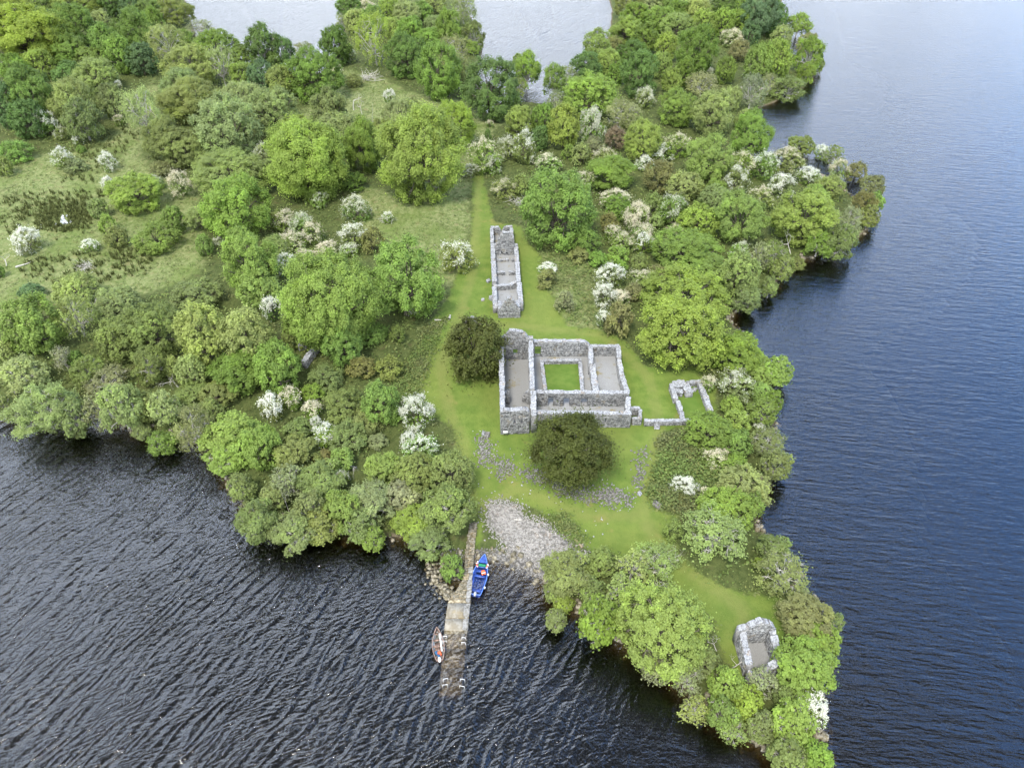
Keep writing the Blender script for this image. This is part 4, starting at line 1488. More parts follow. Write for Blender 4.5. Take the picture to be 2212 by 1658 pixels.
def gen_bare(seed, levels=4, up=.5):
    """leafless tree in unit space, height about 2"""
    rg = np.random.default_rng(seed)
    segs = []

    def grow(p, d_, ln, r, lv):
        q = p
        dd = d_
        for _ in range(2):
            dd = unit(dd + rg.normal(0, .22, 3))
            q2 = q + dd * ln / 2
            segs.append((q, q2, r, r * .8))
            q, r = q2, r * .8
        if lv <= 0:
            return
        for _ in range(rg.integers(2, 4)):
            nd = unit(dd * .7 + rg.normal(0, .62, 3) + np.array([0, 0, up * .4]))
            grow(q, nd, ln * rg.uniform(.58, .82), r * rg.uniform(.55, .75), lv - 1)
    grow(np.array([0, 0, -.03]), unit(np.array([rg.normal(0, .15), rg.normal(0, .15), 1])), .62, .055, levels)
    return tubes(segs, 4)


LEAF = {'XL': .0325, 'L': .044, 'M': .070, 'S': .125}
PROTO = {}


def proto(form, size, seed, fl=0.0):
    key = (form, size, seed, fl)
    if key not in PROTO:
        sd_ = (sum(ord(ch) for ch in form) * 31 + seed * 7 + ord(size[0])) % 99991
        leafm, flm, L_, z0 = gen_crown(form, LEAF[size], sd_, fl)
        me = mesh_np("crown", leafm[0], leafm[1], M_LEAF, False, {'rnd': ('FACE', leafm[2])})
        mf = None
        if flm is not None:
            mf = mesh_np("blossom", flm[0], flm[1], M_FLOWER, False, {'rnd': ('FACE', flm[2])})
        V_, F_ = gen_limbs(L_, z0, sd_, form in ('willow', 'alder'), form)
        mt = mesh_np("trunk", V_, F_, M_GREY if form in ('willow', 'alder') else M_BARK, True)
        # real extents, so that a tree can be fitted to its outline
        h = leafm[0] if flm is None else np.concatenate([leafm[0], flm[0]])
        rr = np.quantile(np.linalg.norm(h[:, :2], axis=1), .94)
        zt, zb = np.quantile(h[:, 2], .995), np.quantile(h[:, 2], .01)
        PROTO[key] = (me, mf, mt, rr, zb, zt)
    return PROTO[key]


LEAFC = {'g': (.088, .132, .034), 'b': (.102, .156, .038), 'l': (.124, .172, .046), 'y': (.122, .164, .038), 'p': (.132, .166, .068),
         'o': (.102, .128, .048), 'd': (.064, .104, .032), 't': (.058, .096, .046), 'k': (.120, .138, .076), 'n': (.110, .115, .052),
         'c': (.118, .102, .066), 'u': (.044, .054, .016)}
FLOWC = {'w': (.31, .315, .262), 'c': (.275, .255, .182), 'k': (.24, .245, .185)}
COVER = {'1': .13, '2': .30, '3': .50}

TREES = """
# top-left corner wood
30 18 75 65 oak y|yellow green crown at the very corner of the far corner wood
88 10 80 60 ash g|mid green tree on the skyline behind the yellow corner tree
165 5 110 60 pale l|broad light green crown at the back of the corner wood
240 5 60 55 dark d|dark crown between two lighter ones at the back of the corner wood
88 38 46 40 dark t|small blue green round crown just above the big yellow layered tree
158 50 88 82 ash g|tall green tree behind the big yellow layered tree of the corner wood
283 14 55 50 dark t|dark rounded crown at the back, beside the bay water of the corner wood
318 22 52 44 ash g|green crown one tree in from the bay at the back edge
355 2 60 42 ash g|crown cut by the picture's top edge nearest the pale bay
380 28 78 52 alder o|olive crown leaning out over the pale bay from the corner wood
332 48 44 58 ash g|narrow upright green tree near the bay, beside a broad dark dome
290 66 86 86 ash d|broad dark green dome standing highest above the grass gap
218 48 52 46 pale p|pale crown peeping between dark ones in the corner wood
15 45 72 42 pale p|pale green crown on the picture's edge below the yellow corner tree
55 78 145 104 oak y|huge yellow green layered tree filling the corner wood
132 80 70 64 oak g|green layered crown against the flank of the huge yellow tree
150 108 76 56 dark g|low green crown below the huge yellow layered tree
226 95 66 74 ash g|upright green tree behind the pair of pale crowns by the grass gap
256 116 62 82 dark g|tall dark tree at the back corner of the small grass gap
304 127 64 62 dark t|blue green crown right behind the small grass gap
360 95 80 76 willow p|feathery olive tree at the lake side of the grass gap
432 64 64 34 willow k|grey sparse tree standing out against the pale bay
395 80 42 34 dark g|small dark crown beside the grey sparse bay tree
466 98 96 62 pale b|bright fresh green crown on the bank of the pale bay
84 139 60 60 pale l|light green dome among dark trees of the corner wood
32 152 62 64 dark g|dark tree with grey twigs above the black green edge trees
8 128 42 42 willow k|thin grey twiggy tree at the picture's edge in the corner wood
140 131 38 32 ash b|small bright crown wedged under the yellow layered tree
148 158 64 48 dark d|dark low crown behind the pair of pale trees by the gap
196 126 66 46 ash g|crown with a flat green top behind the pair of pale trees
206 161 90 66 pale p|pale crown, upper of the pair beside the small grass gap
156 219 100 90 pale p|large pale round tree in front of the corner wood
242 220 57 72 dark o|dark olive egg shaped tree at the mouth of the grass gap
64 206 96 108 dark d|dark green tree behind the white hawthorn at the corner wood's foot
12 226 72 128 dark t|blackish green tree at the picture's edge, corner wood's foot
60 256 78 76 dark d|dark skirted tree right behind the leaning white hawthorn
180 263 80 78 alder o|olive tree with grey twigs in front of the large pale round tree
# hawthorns and bushes of left meadow
97 264 48 50 haw w2|white hawthorn against the dark trees of the corner wood
132 287 34 28 haw k1|greyish fading hawthorn at the foot of the olive twiggy tree
168 302 24 22 haw w3|small white hawthorn above a bright green bush by the meadow
174 321 20 16 shrub b|tiny bright green bush under a small white hawthorn
34 324 66 46 shrub b|fresh green bush at the top of the meadow near the picture's edge
8 357 34 40 shrub o|olive bush cut by the picture's edge at the meadow's top
131 338 50 44 haw w2|white hawthorn, half in flower, at the meadow's upper edge
231 347 38 42 haw w3|round white hawthorn standing alone on the rushy meadow
160 357 46 26 shrub k|low grey brown brush beside a half flowered hawthorn
345 364 48 32 shrub n|brown green bramble mound behind the blossoming oak bush
258 259 24 24 haw c2|small cream hawthorn at the pale willow's foot by the gap
256 186 20 40 haw w2|white strip of blossom on the edge of the grass gap
290 413 118 80 ash y|broad yellow green bush tree with blossom beside it on the meadow
232 396 26 30 haw w3|white hawthorn on the flank of the broad yellow bush tree
334 392 40 34 haw k1|faded hawthorn behind the broad yellow bush tree
388 396 46 56 haw c3|cream hawthorn between the bush tree and the big bright tree
212 448 44 42 dark o|dark bush below the broad yellow bush tree
56 515 62 58 haw w3|large white hawthorn alone on the meadow near the pond
192 530 38 28 haw w2|thin straggly white hawthorn among the rushes below the pond
230 482 36 46 shrub y|yellow olive cone shaped bush beside the pond
250 508 50 46 shrub o|brown green round bush touching the cone shaped bush
335 511 96 62 shrub g|wide green bush on the open meadow
374 473 50 58 dark g|dark upright bush behind the wide green meadow bush
-4 585 24 54 dark b|bright narrow bush on the picture's edge below the dead branches
440 528 38 44 dark g|dark green bush at the foot of the big bright round tree
470 523 26 24 haw k2|small greyish hawthorn at the foot of the big bright round tree
# pale trees centre-left top
410 142 112 80 pale p|pale broad crown behind the weeping tree, upper of two
478 144 62 76 willow p|slender pale tree with a white trunk showing
392 184 86 68 pale p|pale crown in front of the upper broad pale crown
525 163 56 54 pale l|light green round crown beside the white trunked tree
518 123 62 48 dark g|dark crown below the bright tree on the bay bank
412 216 126 82 ash p|wide pale green crown behind the tall weeping tree
310 244 84 96 willow p|weeping pale green tree with a drooping crown
355 300 90 86 dark o|dark olive tree in front of the weeping tree
388 320 94 74 dark o|dark rounded tree standing lowest beside the big pale ash
527 216 92 72 pale p|pale crown behind the big pale rounded ash
488 275 132 120 pale p|big pale rounded ash tree, tallest of the meadow side
500 372 160 96 pale p|mass of pale foliage behind the big bright round tree
428 340 50 44 shrub p|pale bush at the foot of the big pale rounded ash
510 343 30 26 haw k1|grey hawthorn hidden between the pale ash and the pale mass
512 445 150 128 ash b|big bright green round tree at the meadow's inner edge
430 470 60 50 shrub p|pale scrub on the meadow flank of the big bright round tree
568 106 66 82 alder d|dark open tree, first of the pair against the pale bay
608 110 50 80 alder d|dark open tree, second of the pair against the pale bay
590 131 34 40 ash g|small green tree before the pair of dark open trees
655 108 42 30 willow k|thin grey tree in the gap of trees by the pale bay
683 160 112 102 ash g|large round mid green tree by the bay's grass clearing
635 168 72 66 ash g|green shoulder tree on the flank of the large round tree
565 166 60 68 dark t|dark crown behind the pale oval tree near the bay
605 176 64 62 pale p|pale oval tree in front of the dark crown near the bay
728 153 24 28 haw c2|cream hawthorn on the clearing flank of the large round tree
588 241 110 92 pale p|large pale green dome beside the layered yellow beeches
713 243 76 92 oak o|yellow olive cone topped beech behind the big layered one
728 290 84 82 oak o|olive layered crown under the cone topped beech
640 280 80 60 pale y|pale yellow foliage behind the big layered beech
660 347 162 144 oak y|big yellow green layered beech in the middle of the grove
780 313 88 118 oak g|green layered beech on the clearing side of the big layered one
825 286 52 54 oak o|olive crown between the dead trunk and the largest tree
866 250 80 70 pale p|pale feathery crown behind the largest tree of the grove
908 336 188 182 ash l|largest tree of the grove, broad dome beside the mown path
760 390 60 40 shrub g|green skirt of bushes at the layered beeches' feet
690 412 70 40 shrub g|low green bushes under the big layered beech
600 470 50 40 shrub o|olive bush between the bright round tree and the cream hawthorns
690 430 40 34 haw k1|grey hawthorn under the big layered beech
570 330 50 50 haw k1|fading pinkish hawthorn on the meadow flank of the layered beech
# middle headland
725 98 64 84 ash d|dark green tree at the neck of the middle headland
760 120 22 28 haw w2|white hawthorn under the dark tree at the headland's neck
752 14 52 44 dark d|dark tree at the bay corner of the middle headland
790 13 42 28 haw c2|cream hawthorn among the headland's furthest trees
738 48 28 30 willow k|grey twiggy bush on the headland's pale bay shore
770 45 56 46 pale p|pale crown near the headland's pale bay shore
805 42 48 52 ash g|green crown two trees in from the headland's shore
842 26 56 50 pale l|light green crown at the back middle of the headland
878 32 60 52 pale p|pale crown beside the light green one, headland's back
912 28 44 44 dark g|dark crown at the back of the headland
808 86 82 102 willow l|tall pale tree with many bare trunks on the headland
848 62 44 44 pale l|small light dome in the middle of the headland
888 66 62 56 ash b|bright green round crown in the middle of the headland
968 62 60 72 ash b|bright dome on the headland's outer side
1000 22 64 56 willow o|open olive tree on the headland's far outer shore
940 6 52 42 pale p|pale crown touching the top edge over the headland
938 52 44 34 pale p|small pale crown tucked behind the bright outer dome
1023 77 50 58 alder o|shore tree leaning out furthest from the headland
1022 106 30 24 alder b|low bush touching the lake below the furthest leaning tree
926 85 52 46 ash b|bright crown in front of the small pale headland crown
880 119 90 84 ash d|dark round tree at the headland's foot, clearing side
946 153 94 108 ash g|large bumpy tree at the headland's foot nearest the ruin path
980 117 62 68 willow k|grey olive tree behind the large bumpy headland tree
992 159 50 68 alder o|olive tree between the bumpy tree and the lake gap
843 207 28 28 haw w3|white round hawthorn alone in the grassy clearing
983 265 88 92 ash y|vivid yellow tree beside the largest tree of the grove
1058 192 122 120 ash d|big dark round tree in front of the lake gap
1058 267 20 16 haw c2|tiny cream hawthorn on the path beyond the long ruin
1054 290 18 28 cone d|small dark conical bush on the path bank
762 172 40 28 shrub o|low bush beside the dead wood in the clearing
886 222 38 20 shrub o|low bush in the middle of the clearing
1138 156 56 72 alder b|open green tree of the screen along the lake gap
1120 138 32 42 dark g|dark tip rising behind the open screen trees
1196 178 52 62 alder g|dark open tree at the end of the lake gap screen
1116 197 42 58 willow o|thin olive tree under the screen by the lake gap
# far right wood
1358 12 64 48 alder o|olive crown at the far wood's outer corner by the pale bay
1402 10 62 44 pale p|pale crown second from the bay on the far wood's back edge
1440 8 56 42 ash g|green crown third from the bay on the far wood's back edge
1480 4 56 42 pale p|pale crown fourth along the far wood's back edge
1372 33 62 48 ash b|bright crown on the pale bay shore of the far wood
1428 45 70 56 pale l|light green dome one row in from the far wood's back
1463 27 56 46 ash g|green crown behind the cream topped tree of the far wood
1505 25 68 52 pale p|pale wide crown in the back middle of the far wood
1463 57 76 52 pale p|cream green flat topped crown in the far wood
1520 51 58 56 pale l|light green dome beside the cream green flat crown
1562 49 52 57 pale l|pale green upright crown before the tall blue green corner tree
1596 46 48 48 ash b|vivid green lobed crown before the blue green far trees
1642 30 84 84 dark t|tall blue green tree at the far wood's lake corner
1562 10 56 44 dark d|dark crown in shade at the far wood's back edge
1602 8 48 42 dark g|dark crown next to the tall blue green corner tree
1352 65 70 50 oak l|yellow green crown above the brown crown by the bay
1394 85 60 56 ash g|green round crown in the far wood behind the dark low dome
1325 95 38 32 shrub n|small dark brown crown near the pale bay shore
1290 95 58 57 alder l|feathery light green tree on the bay shore of the far wood
1366 113 66 50 ash d|dark low dome behind the light feathery bay tree
1440 101 48 56 pale l|pale green oval crown in the middle of the far wood
1505 106 86 92 ash g|big green dome in the heart of the far wood
1582 81 52 36 haw c2|cream tinted hawthorn in the far wood near the lake side
1596 107 44 46 shrub n|brown crown in the far wood near its lake side
1620 75 46 48 dark t|bluish crown in front of the tall corner tree
1642 137 64 98 pale g|tall green tree above the shaded inlet on the far wood's lake side
1266 143 62 56 ash d|dark green crown at the end of the lake gap, wood side
1314 133 54 52 ash l|light green crown above the dark gap end crown
1384 157 80 94 ash d|deep green tall tree in the front of the far wood
1428 141 44 52 pale l|pale oval crown on the flank of the deep green tall tree
1330 159 38 52 ash g|green narrow crown by the grey tree of the far wood
1452 177 42 64 ash y|yellow green narrow tree before the deep green tall one
1478 159 48 68 ash g|green pointed tree beside the narrow yellow one
1535 156 15 26 haw k3|small whitish hawthorn deep in the far wood
1568 151 46 54 pale g|pale green crown above the whitish hawthorn's lake side
1516 183 68 50 willow k|grey olive dome in front of the big heart dome
1277 205 118 86 pale l|wide light green dome behind the row of mixed trees
1225 166 38 42 willow k|grey tree at the lake gap's end
1204 220 44 42 willow k|grey green bush at the foot of the gap end trees
1394 209 42 42 haw k2|greyish cream hawthorn in the middle behind the green row
1342 249 80 62 willow k|grey olive broad bush in front of the wide light dome
1466 231 86 70 ash g|green dome behind the pale lake side trees
1540 243 90 86 pale p|pale green round tree, large, in the right wood's middle
1624 199 60 68 willow k|grey olive tree overhanging the shaded inlet
1582 213 42 48 pale p|pale bush beside the grey olive inlet tree
1608 259 42 42 pale p|small pale crown between the inlet and the vivid sycamore
1122 263 60 68 ash l|fresh light green tree first in the row beyond the path
1175 256 54 60 pale g|pale tree second in the row beyond the path
1166 297 40 60 dark d|very dark small tree in the row beyond the path
1218 275 70 88 ash y|yellow green tree in the row beyond the path
1278 269 62 70 haw k3|big silvery hawthorn at the end of the row beyond the path
1332 296 46 48 shrub c|coppery brown bush among the green trees
1365 263 50 42 pale p|pale tree behind the bright lime tree
1388 305 86 80 pale l|bright lime green tree above two white hawthorns
1424 326 60 38 haw w2|white hawthorn, longer of two under the bright lime tree
1394 351 46 34 haw w3|white hawthorn, rounder of two under the bright lime tree
1466 311 64 54 haw c1|dark bush with a creamy crown beside the lime tree
1530 341 100 94 ash l|green dome tree near the vivid lake side sycamore
1624 294 86 96 ash b|vivid green dense sycamore on the lake shore
1282 317 50 46 shrub k|olive grey bush beside the coppery bush
1305 339 54 42 haw c1|cream flecked bush below the coppery bush
1255 330 46 46 shrub o|olive bush below the silvery hawthorn
1228 328 28 34 cone g|small pointed dark green bush below the yellow row tree
1045 332 74 70 haw c1|domed cream flecked bush beside the path, beyond the long ruin
1062 353 44 40 haw k2|pale hawthorn at the foot of the domed bush by the path
1098 318 50 50 haw k2|grey white hawthorn behind the domed bush by the path
1132 313 58 72 haw w1|green hawthorn with a pink white top by the path
1138 328 30 26 haw c3|cream blossom tuft below the pink white topped hawthorn
1018 366 50 26 haw k2|low pale brush on the path's bank near the largest tree
1182 351 70 44 haw c1|wide low cream brown thicket behind the dark ash
1128 396 48 42 shrub o|olive scrub by the path above the long ruin's far end
1090 405 60 40 haw c1|cream olive bramble mound beside the path
1320 375 100 68 oak b|bright green flat dome between hawthorns
1428 376 74 68 shrub n|brownish olive tall bush beside the white round hawthorn
1256 393 62 52 haw c1|cream flecked bush behind the dark ash's shoulder
1476 401 82 60 pale p|pale crown in front of the green dome tree
1590 389 64 58 haw w1|pale bush with a white crest near the blunt point
1545 411 52 46 pale y|yellow green bush in the thicket before the blunt point
1600 353 68 56 haw c1|cream speckled dark bush under the vivid sycamore
1650 356 62 58 haw w1|white tipped bush between the sycamore and the blunt point
1674 40 54 84 dark d|dark tree at the far wood's outermost lake corner
1724 57 54 44 alder b|green crown on the far wood's lake corner by the open water
1690 79 46 44 pale p|pale round crown just behind the lake corner tree
1744 99 46 50 dark n|dark brown green crown at the far wood's lake edge
1674 131 68 102 pale l|large light green tree facing the open lake
1748 119 60 76 alder b|bright shore tree with a pale stem on the lake edge
1766 136 30 66 dark o|dark narrow tree outermost on the lake edge
1703 191 68 50 alder o|olive tree hanging low over the lake by the inlet
1662 183 42 42 willow k|grey bush beside the low hanging inlet tree
1742 161 40 40 alder g|green tree hanging just below the bright shore tree
# blunt point thicket
1730 313 58 42 dark o|dark olive crown highest on the blunt point's back
1777 327 36 32 haw w2|white flecked hawthorn on the back of the blunt point
1800 334 44 38 willow o|dark twiggy bush on the blunt point's back shore
1700 341 82 52 haw c1|cream brown thicket crown on the blunt point's inner side
1850 369 46 42 shrub n|brown green bush near the blunt point's tip
1815 366 46 44 haw c2|creamy hawthorn in the middle of the blunt point
1885 402 54 48 dark n|dark yellow brown tree at the blunt point's very tip
1750 379 58 42 haw w2|white streaked hawthorn, middle one on the blunt point
1795 403 62 46 pale p|pale green bush behind the brown tip tree
1690 399 62 50 haw w2|white green hawthorn on the inner side of the blunt point
1760 421 52 42 pale l|light green bush low in the blunt point thicket
1645 425 60 50 haw c1|cream flecked bush inland of the blunt point
1740 466 132 112 ash l|big light green dome on the lake shore under the blunt point
1830 481 62 66 willow k|grey twiggy olive tree beside the big shore dome
1866 441 54 58 dark n|dark olive tree with white bare limbs at the point
1893 438 32 42 alder b|bright leafed edge tree leaning out from the point
1876 471 42 44 alder o|olive tree low on the water under the point
1815 526 70 68 alder o|olive round tree hanging over dark water under the point
1768 529 68 56 alder g|green tree beside the grey bare stems on the lake shore
1668 556 64 64 willow o|olive shore tree above the first dark reflection
1688 581 50 50 alder o|round olive bush leaning over the first dark reflection
1662 623 36 46 alder o|low olive bush at the water by the inner bay
1724 568 32 26 shrub o|small bush at the foot of the bare grey stems
# thicket behind dark ash and right wood front
1205 446 166 158 ash g|large dark green dome, single ash beside the long ruin
1265 518 64 56 shrub g|olive green bush at the dark ash's foot on the lake side
1293 558 42 34 shrub b|bright green round bush in the brambles
1250 549 52 26 shrub n|brown low brambles beneath the olive green bush
1332 425 72 38 haw c2|cream pink hawthorn, highest of the blossom thicket
1335 446 62 52 shrub b|bright green bush inside the blossom thicket
1375 464 58 54 haw c3|cream white hawthorn, fullest bloom of the thicket
1368 481 32 44 haw c3|pale rounded blossom cone in the thicket
1316 479 40 42 shrub n|pinkish brown bush beside the dark ash
1456 452 74 66 haw k1|grey white flecked bush with dark gaps in the thicket
1410 441 46 52 shrub o|olive bush between the two pale flecked ones
1416 478 32 34 shrub p|pale green bush below the fullest bloom hawthorn
1462 495 46 28 haw c2|cream hawthorn behind the soft green bush tree
1390 501 62 42 haw c2|cream pinkish hawthorn in the lower thicket
1325 503 36 36 haw c2|small cream tuft next to the dark ash skirt
1390 526 42 46 haw w2|white topped hawthorn in the lower thicket
1346 520 56 42 haw c1|cream grey bush in the lower thicket
1335 549 46 36 shrub b|vivid green bush under the lower thicket
1380 566 36 36 shrub o|olive small bush under the white topped hawthorn
1425 590 52 38 shrub n|brown olive bush above the big shore crown
1511 476 86 70 pale y|olive yellow dome behind the soft green bush tree
1600 470 114 104 ash l|broad mid green tree between olive dome and lake
1545 426 72 52 pale p|pale bush behind the olive yellow dome
1484 539 142 92 pale g|wide soft green bush tree above the shore crowns
1520 576 108 72 pale l|yellow green crown behind the biggest shore tree
1595 596 94 98 pale p|pale green tree on the inner bay above dark reflections
1608 641 68 62 alder o|dull green tree leaning over the inner bay
1640 556 52 62 willow k|sparse grey tree behind the inner bay
1598 541 50 46 haw k1|cream grey bush amid the inner bay trees
1478 641 188 112 pale l|upper half of the biggest pale shore tree, lake side of ruins
1470 718 175 150 pale l|biggest pale spreading tree beside the cloister ruin's lawn
1590 761 108 88 ash b|mid green tree by the water beyond the lawn
1540 772 34 42 shrub b|bright green bush in the shade of the biggest pale tree
1320 592 68 58 haw w2|white and green hawthorn beside the rough grass slope
1390 599 62 42 haw c1|cream flecked bush at the upper edge of the biggest pale tree
1308 636 52 50 haw w3|spiky white hawthorn below the white and green one
1340 643 42 36 haw c3|creamy hawthorn touching the spiky white one
1338 686 62 74 shrub n|brown olive bush on the edge of the ruin lawn
1304 689 34 58 haw w2|narrow white green hawthorn on the edge of the ruin lawn
1370 627 42 38 shrub n|brown twiggy bush above the creamy hawthorn
1340 576 32 30 shrub b|bright small bush above the white and green hawthorn
1182 600 46 40 cone n|dark cone bush with a white top beside the long ruin
1182 578 40 18 haw w3|white blossom crest over the dark cone bush
1220 649 42 46 cone k|cream brown cone bush on the rough grass slope
# middle left grove
771 447 64 60 haw k2|large greyish cream hawthorn by the centre grass
615 474 50 48 haw c2|cream hawthorn, first of three under the big beech
650 484 48 50 haw k2|silvery hawthorn, second of three under the big beech
673 503 54 46 haw c2|cream pink hawthorn, third of three under the big beech
630 521 60 50 haw c2|cream hawthorn above the twin big ash trees
704 536 54 38 haw c3|white cream flat hawthorn behind the twin big ash trees
660 551 46 32 haw c3|low white cream hawthorn behind the bigger twin ash
617 567 50 50 haw w2|pink white hawthorn beside the bigger twin ash
765 506 64 50 haw w2|white flecked hawthorn behind the darker twin ash
803 516 50 54 shrub n|brown olive bush beside the white flecked hawthorn
757 538 42 30 haw k2|grey white sprig bush behind the darker twin ash
838 468 24 24 haw w2|small white hawthorn sprig on the centre grass
985 552 78 66 haw w1|hawthorn half green half white beside the mown path
1000 545 40 44 haw w3|white flowered half of the path side hawthorn
712 645 208 210 ash l|bigger of the twin ash trees in front of the abbey lawn
740 745 84 90 ash b|low bright lobe of crown hanging under the bigger twin ash
870 608 162 165 ash b|darker of the twin ash trees, nearer the long ruin
900 664 46 34 haw w2|white blossom at the darker twin ash's foot
587 666 46 52 haw w3|white hawthorn squeezed between two green trees
540 565 120 130 ash l|tall light green tree behind the pink white hawthorn
560 625 90 80 ash l|lower half crown of the tall light green tree
600 530 60 50 shrub p|pale scrub between the cream hawthorns and the tall tree
640 720 60 60 dark o|dark bush at the twin ash's foot near the small ruin
858 719 32 42 shrub o|rounded olive bush at the twin ash's open side
800 716 72 46 shrub g|green bush under the twin ash trees
705 812 72 56 shrub o|olive bramble mound below the small ruin
840 792 62 52 shrub o|dark bramble mound on the lawn's edge
780 790 60 50 shrub n|brown bramble tangle behind the dark mound
425 636 104 62 dark o|dark hedge like thicket at the meadow's lower edge
70 700 118 122 ash b|bright sycamore at the meadow's lower corner
66 630 54 38 dark t|blue green tree peeping over the bright sycamore
165 626 88 68 pale p|pale feathery crown rising above the shore wood
165 686 82 92 willow p|pale tree with a bare forked limb by the bright sycamore
250 656 96 72 pale p|pale spreading crown over the meadow's lower edge
330 711 132 112 pale o|olive broad dome in the shore wood's middle
262 728 110 94 pale o|olive pale dome next to the broad one
437 721 112 128 pale p|pale green tree of two lobes beside the dark thicket
530 731 108 122 ash p|pale green tall tree beside the small ruin
600 792 96 116 ash b|bright green tree next to the small ruin
515 802 112 88 ash g|green spreading crown in front of the pale tall tree
320 791 72 76 alder o|olive clumped tree with dark gaps in the shore wood
195 802 76 62 alder o|dull olive crown low in the shore wood
232 822 92 56 willow k|grey olive spreading crown, shore wood
138 776 46 62 willow k|sparse grey twiggy tree above the black hollow
45 813 98 78 alder p|pale clumped crown at the picture's edge, shore wood
165 776 36 52 dark d|dark small tree in the hollow of the shore wood
372 789 42 44 pale p|pale small crown amid the shore wood
412 801 62 72 pale p|pale upright crown amid the shore wood
8 761 52 52 pale p|pale crown on the edge under the bright sycamore
# shore trees left bottom
95 886 138 115 alder p|biggest dull green tree overhanging the lake at the corner
160 906 68 78 alder o|olive tree next to the biggest overhanging one
5 881 48 92 alder o|tree cut by the picture's edge over the lake
167 930 36 30 alder o|small bush dipping to the water beside the biggest one
215 891 68 98 willow k|greyish tree by the dark cleft in the shore
262 886 92 102 alder p|dull green clumped tree beside the dark cleft
305 876 72 70 pale p|pale crown behind the clumped tree at the shore
307 932 40 34 alder o|small round bush low over the black water
357 886 64 70 alder p|pale clumped tree in the shore row's middle
352 956 66 54 alder g|low green bush at the water, shore row's middle
420 926 84 102 willow k|greyish green open tree at the bend of the shore
455 891 54 60 pale o|olive tree behind the greyish open one
415 851 72 52 ash o|olive crown in the second row of the shore
470 851 82 52 dark o|dark olive crown in the second row near the bare bank
500 941 122 98 ash l|bright lime tree at the shore's bend
490 986 92 66 alder l|lime green skirt of foliage over the water
536 968 74 74 ash l|light green tree with a white limb at the bend
525 1056 62 60 alder o|dull tree below the bright lime tree over black water
555 1122 88 88 alder o|olive tree standing out over the black water
# left middle hawthorns
584 878 52 64 haw w3|tall white hawthorn beside a creamy one above the shore
626 859 48 52 haw c2|creamy hawthorn beside the tall white one
674 886 42 44 haw c3|pinkish cream hawthorn at the bramble dome's edge
684 912 26 30 haw w3|white slip of blossom under the pinkish cream hawthorn
700 936 52 52 haw w2|white hawthorn of two arms below the bramble dome
675 846 46 40 shrub b|bright bush above the pinkish cream hawthorn
745 872 92 66 shrub o|dark bramble dome, upper of the big thicket
790 905 80 60 shrub o|dark bramble dome in the thicket's middle
748 940 90 66 shrub o|dark bramble dome, lower of the big thicket
640 926 68 52 shrub o|olive scrub between white hawthorns and shore trees
822 871 82 90 ash b|bright green tree beside the big white hawthorn
850 893 50 40 shrub b|low bright skirt under that tree by the white hawthorn
900 888 74 76 haw w3|big round white hawthorn on the abbey lawn's edge
910 962 84 64 haw w1|green hawthorn with white arms below the big round one
885 950 36 60 haw w3|spiky white arm of blossom beside the green hawthorn
568 966 82 98 ash l|light lime tree at the head of the peninsula trees
638 979 92 80 ash o|mid olive flat topped tree beside the lime one
695 986 42 34 shrub n|pink brown bush below the two armed hawthorn
738 990 50 50 ash l|small lime tree by fallen grey boughs
620 1041 78 78 willow k|greyish leafed tree with a tall bare trunk
693 1036 102 88 alder o|olive spreading tree in the peninsula wood
670 1101 68 82 alder o|dark olive tree behind the tree out on the water
738 1032 30 38 haw k2|white speckled blossom among the olive trees
828 1012 84 74 ash l|vivid lime crown in the peninsula wood
895 1022 104 78 pale o|mid olive crown beside the vivid lime one
975 1022 94 96 pale o|dull olive tree at the lawn side of the peninsula wood
738 1101 84 84 ash l|bright crown in the middle of the peninsula shore
805 1086 108 88 alder k|dull grey green crown in the peninsula wood
690 1141 80 72 alder o|olive tree over dark water below the bright crown
780 1141 68 68 alder o|olive tree with white dead sprays near the water
805 1166 50 50 alder y|yellowish drooping bough over the black water
890 1126 88 78 alder y|yellow olive tree with bare white forked trunk
965 1106 114 108 alder o|dull tree nearest the jetty
930 1166 88 66 alder o|olive bough tree at the water near the jetty
870 1070 80 60 alder k|grey green crown behind the yellow olive tree
635 1151 102 58 alder o|low spreading tree reaching out over the water
590 1075 60 60 dark o|dark tree in the gap behind the bare trunk
815 951 42 34 shrub k|thin grey bush on grass below the bramble dome
975 1222 48 54 shrub g|bush growing inside the curved breakwater
# yews
1028 752 126 128 yew u|dark brown yew tree standing at the abbey's gable
1236 972 166 156 yew u|big dark yew tree in front of the cloister ruin
# right middle shore
1680 806 62 60 alder l|lime tree leaning over the lake beyond the enclosure
1652 800 70 56 ash l|light lime tree beside the leaning one at the lake
1590 826 92 62 haw k1|grey olive shrub with cream flecks by the enclosure
1533 827 34 36 haw c2|cream blossom tuft at the enclosure's corner
1645 846 50 42 pale l|light bush behind the two lime bushes
1668 872 42 78 alder g|green tree along the water beyond the enclosure
1582 876 48 48 shrub l|lime round bush nearest the enclosure wall
1592 909 58 54 shrub l|lime lower bush beside the enclosure wall
1645 891 62 58 alder g|green tree with white sprays behind the lime bushes
1612 903 18 20 haw w2|white spray of blossom among the lime bushes
1640 924 28 26 haw w2|white drooping spray near the water
1530 931 104 66 pale g|green feathery bush in front of the boundary wall
1590 956 68 60 pale g|green bush between boundary wall and shore
1658 956 82 66 willow o|olive shore tree with yellow outreaching twig
1675 1006 64 66 alder o|olive tree over the lake, middle of the lower shore
1548 986 62 50 haw c2|cream brown hawthorn in the scrub below the wall
1585 1001 64 44 shrub b|bright bush under the cream brown hawthorn
1605 1051 110 80 pale p|pale tree with grey twigs on the lower shore
1570 1101 118 78 pale l|lime feathery tree below the pale twiggy one
1630 1091 44 60 alder g|green tree at the water below the pale twiggy one
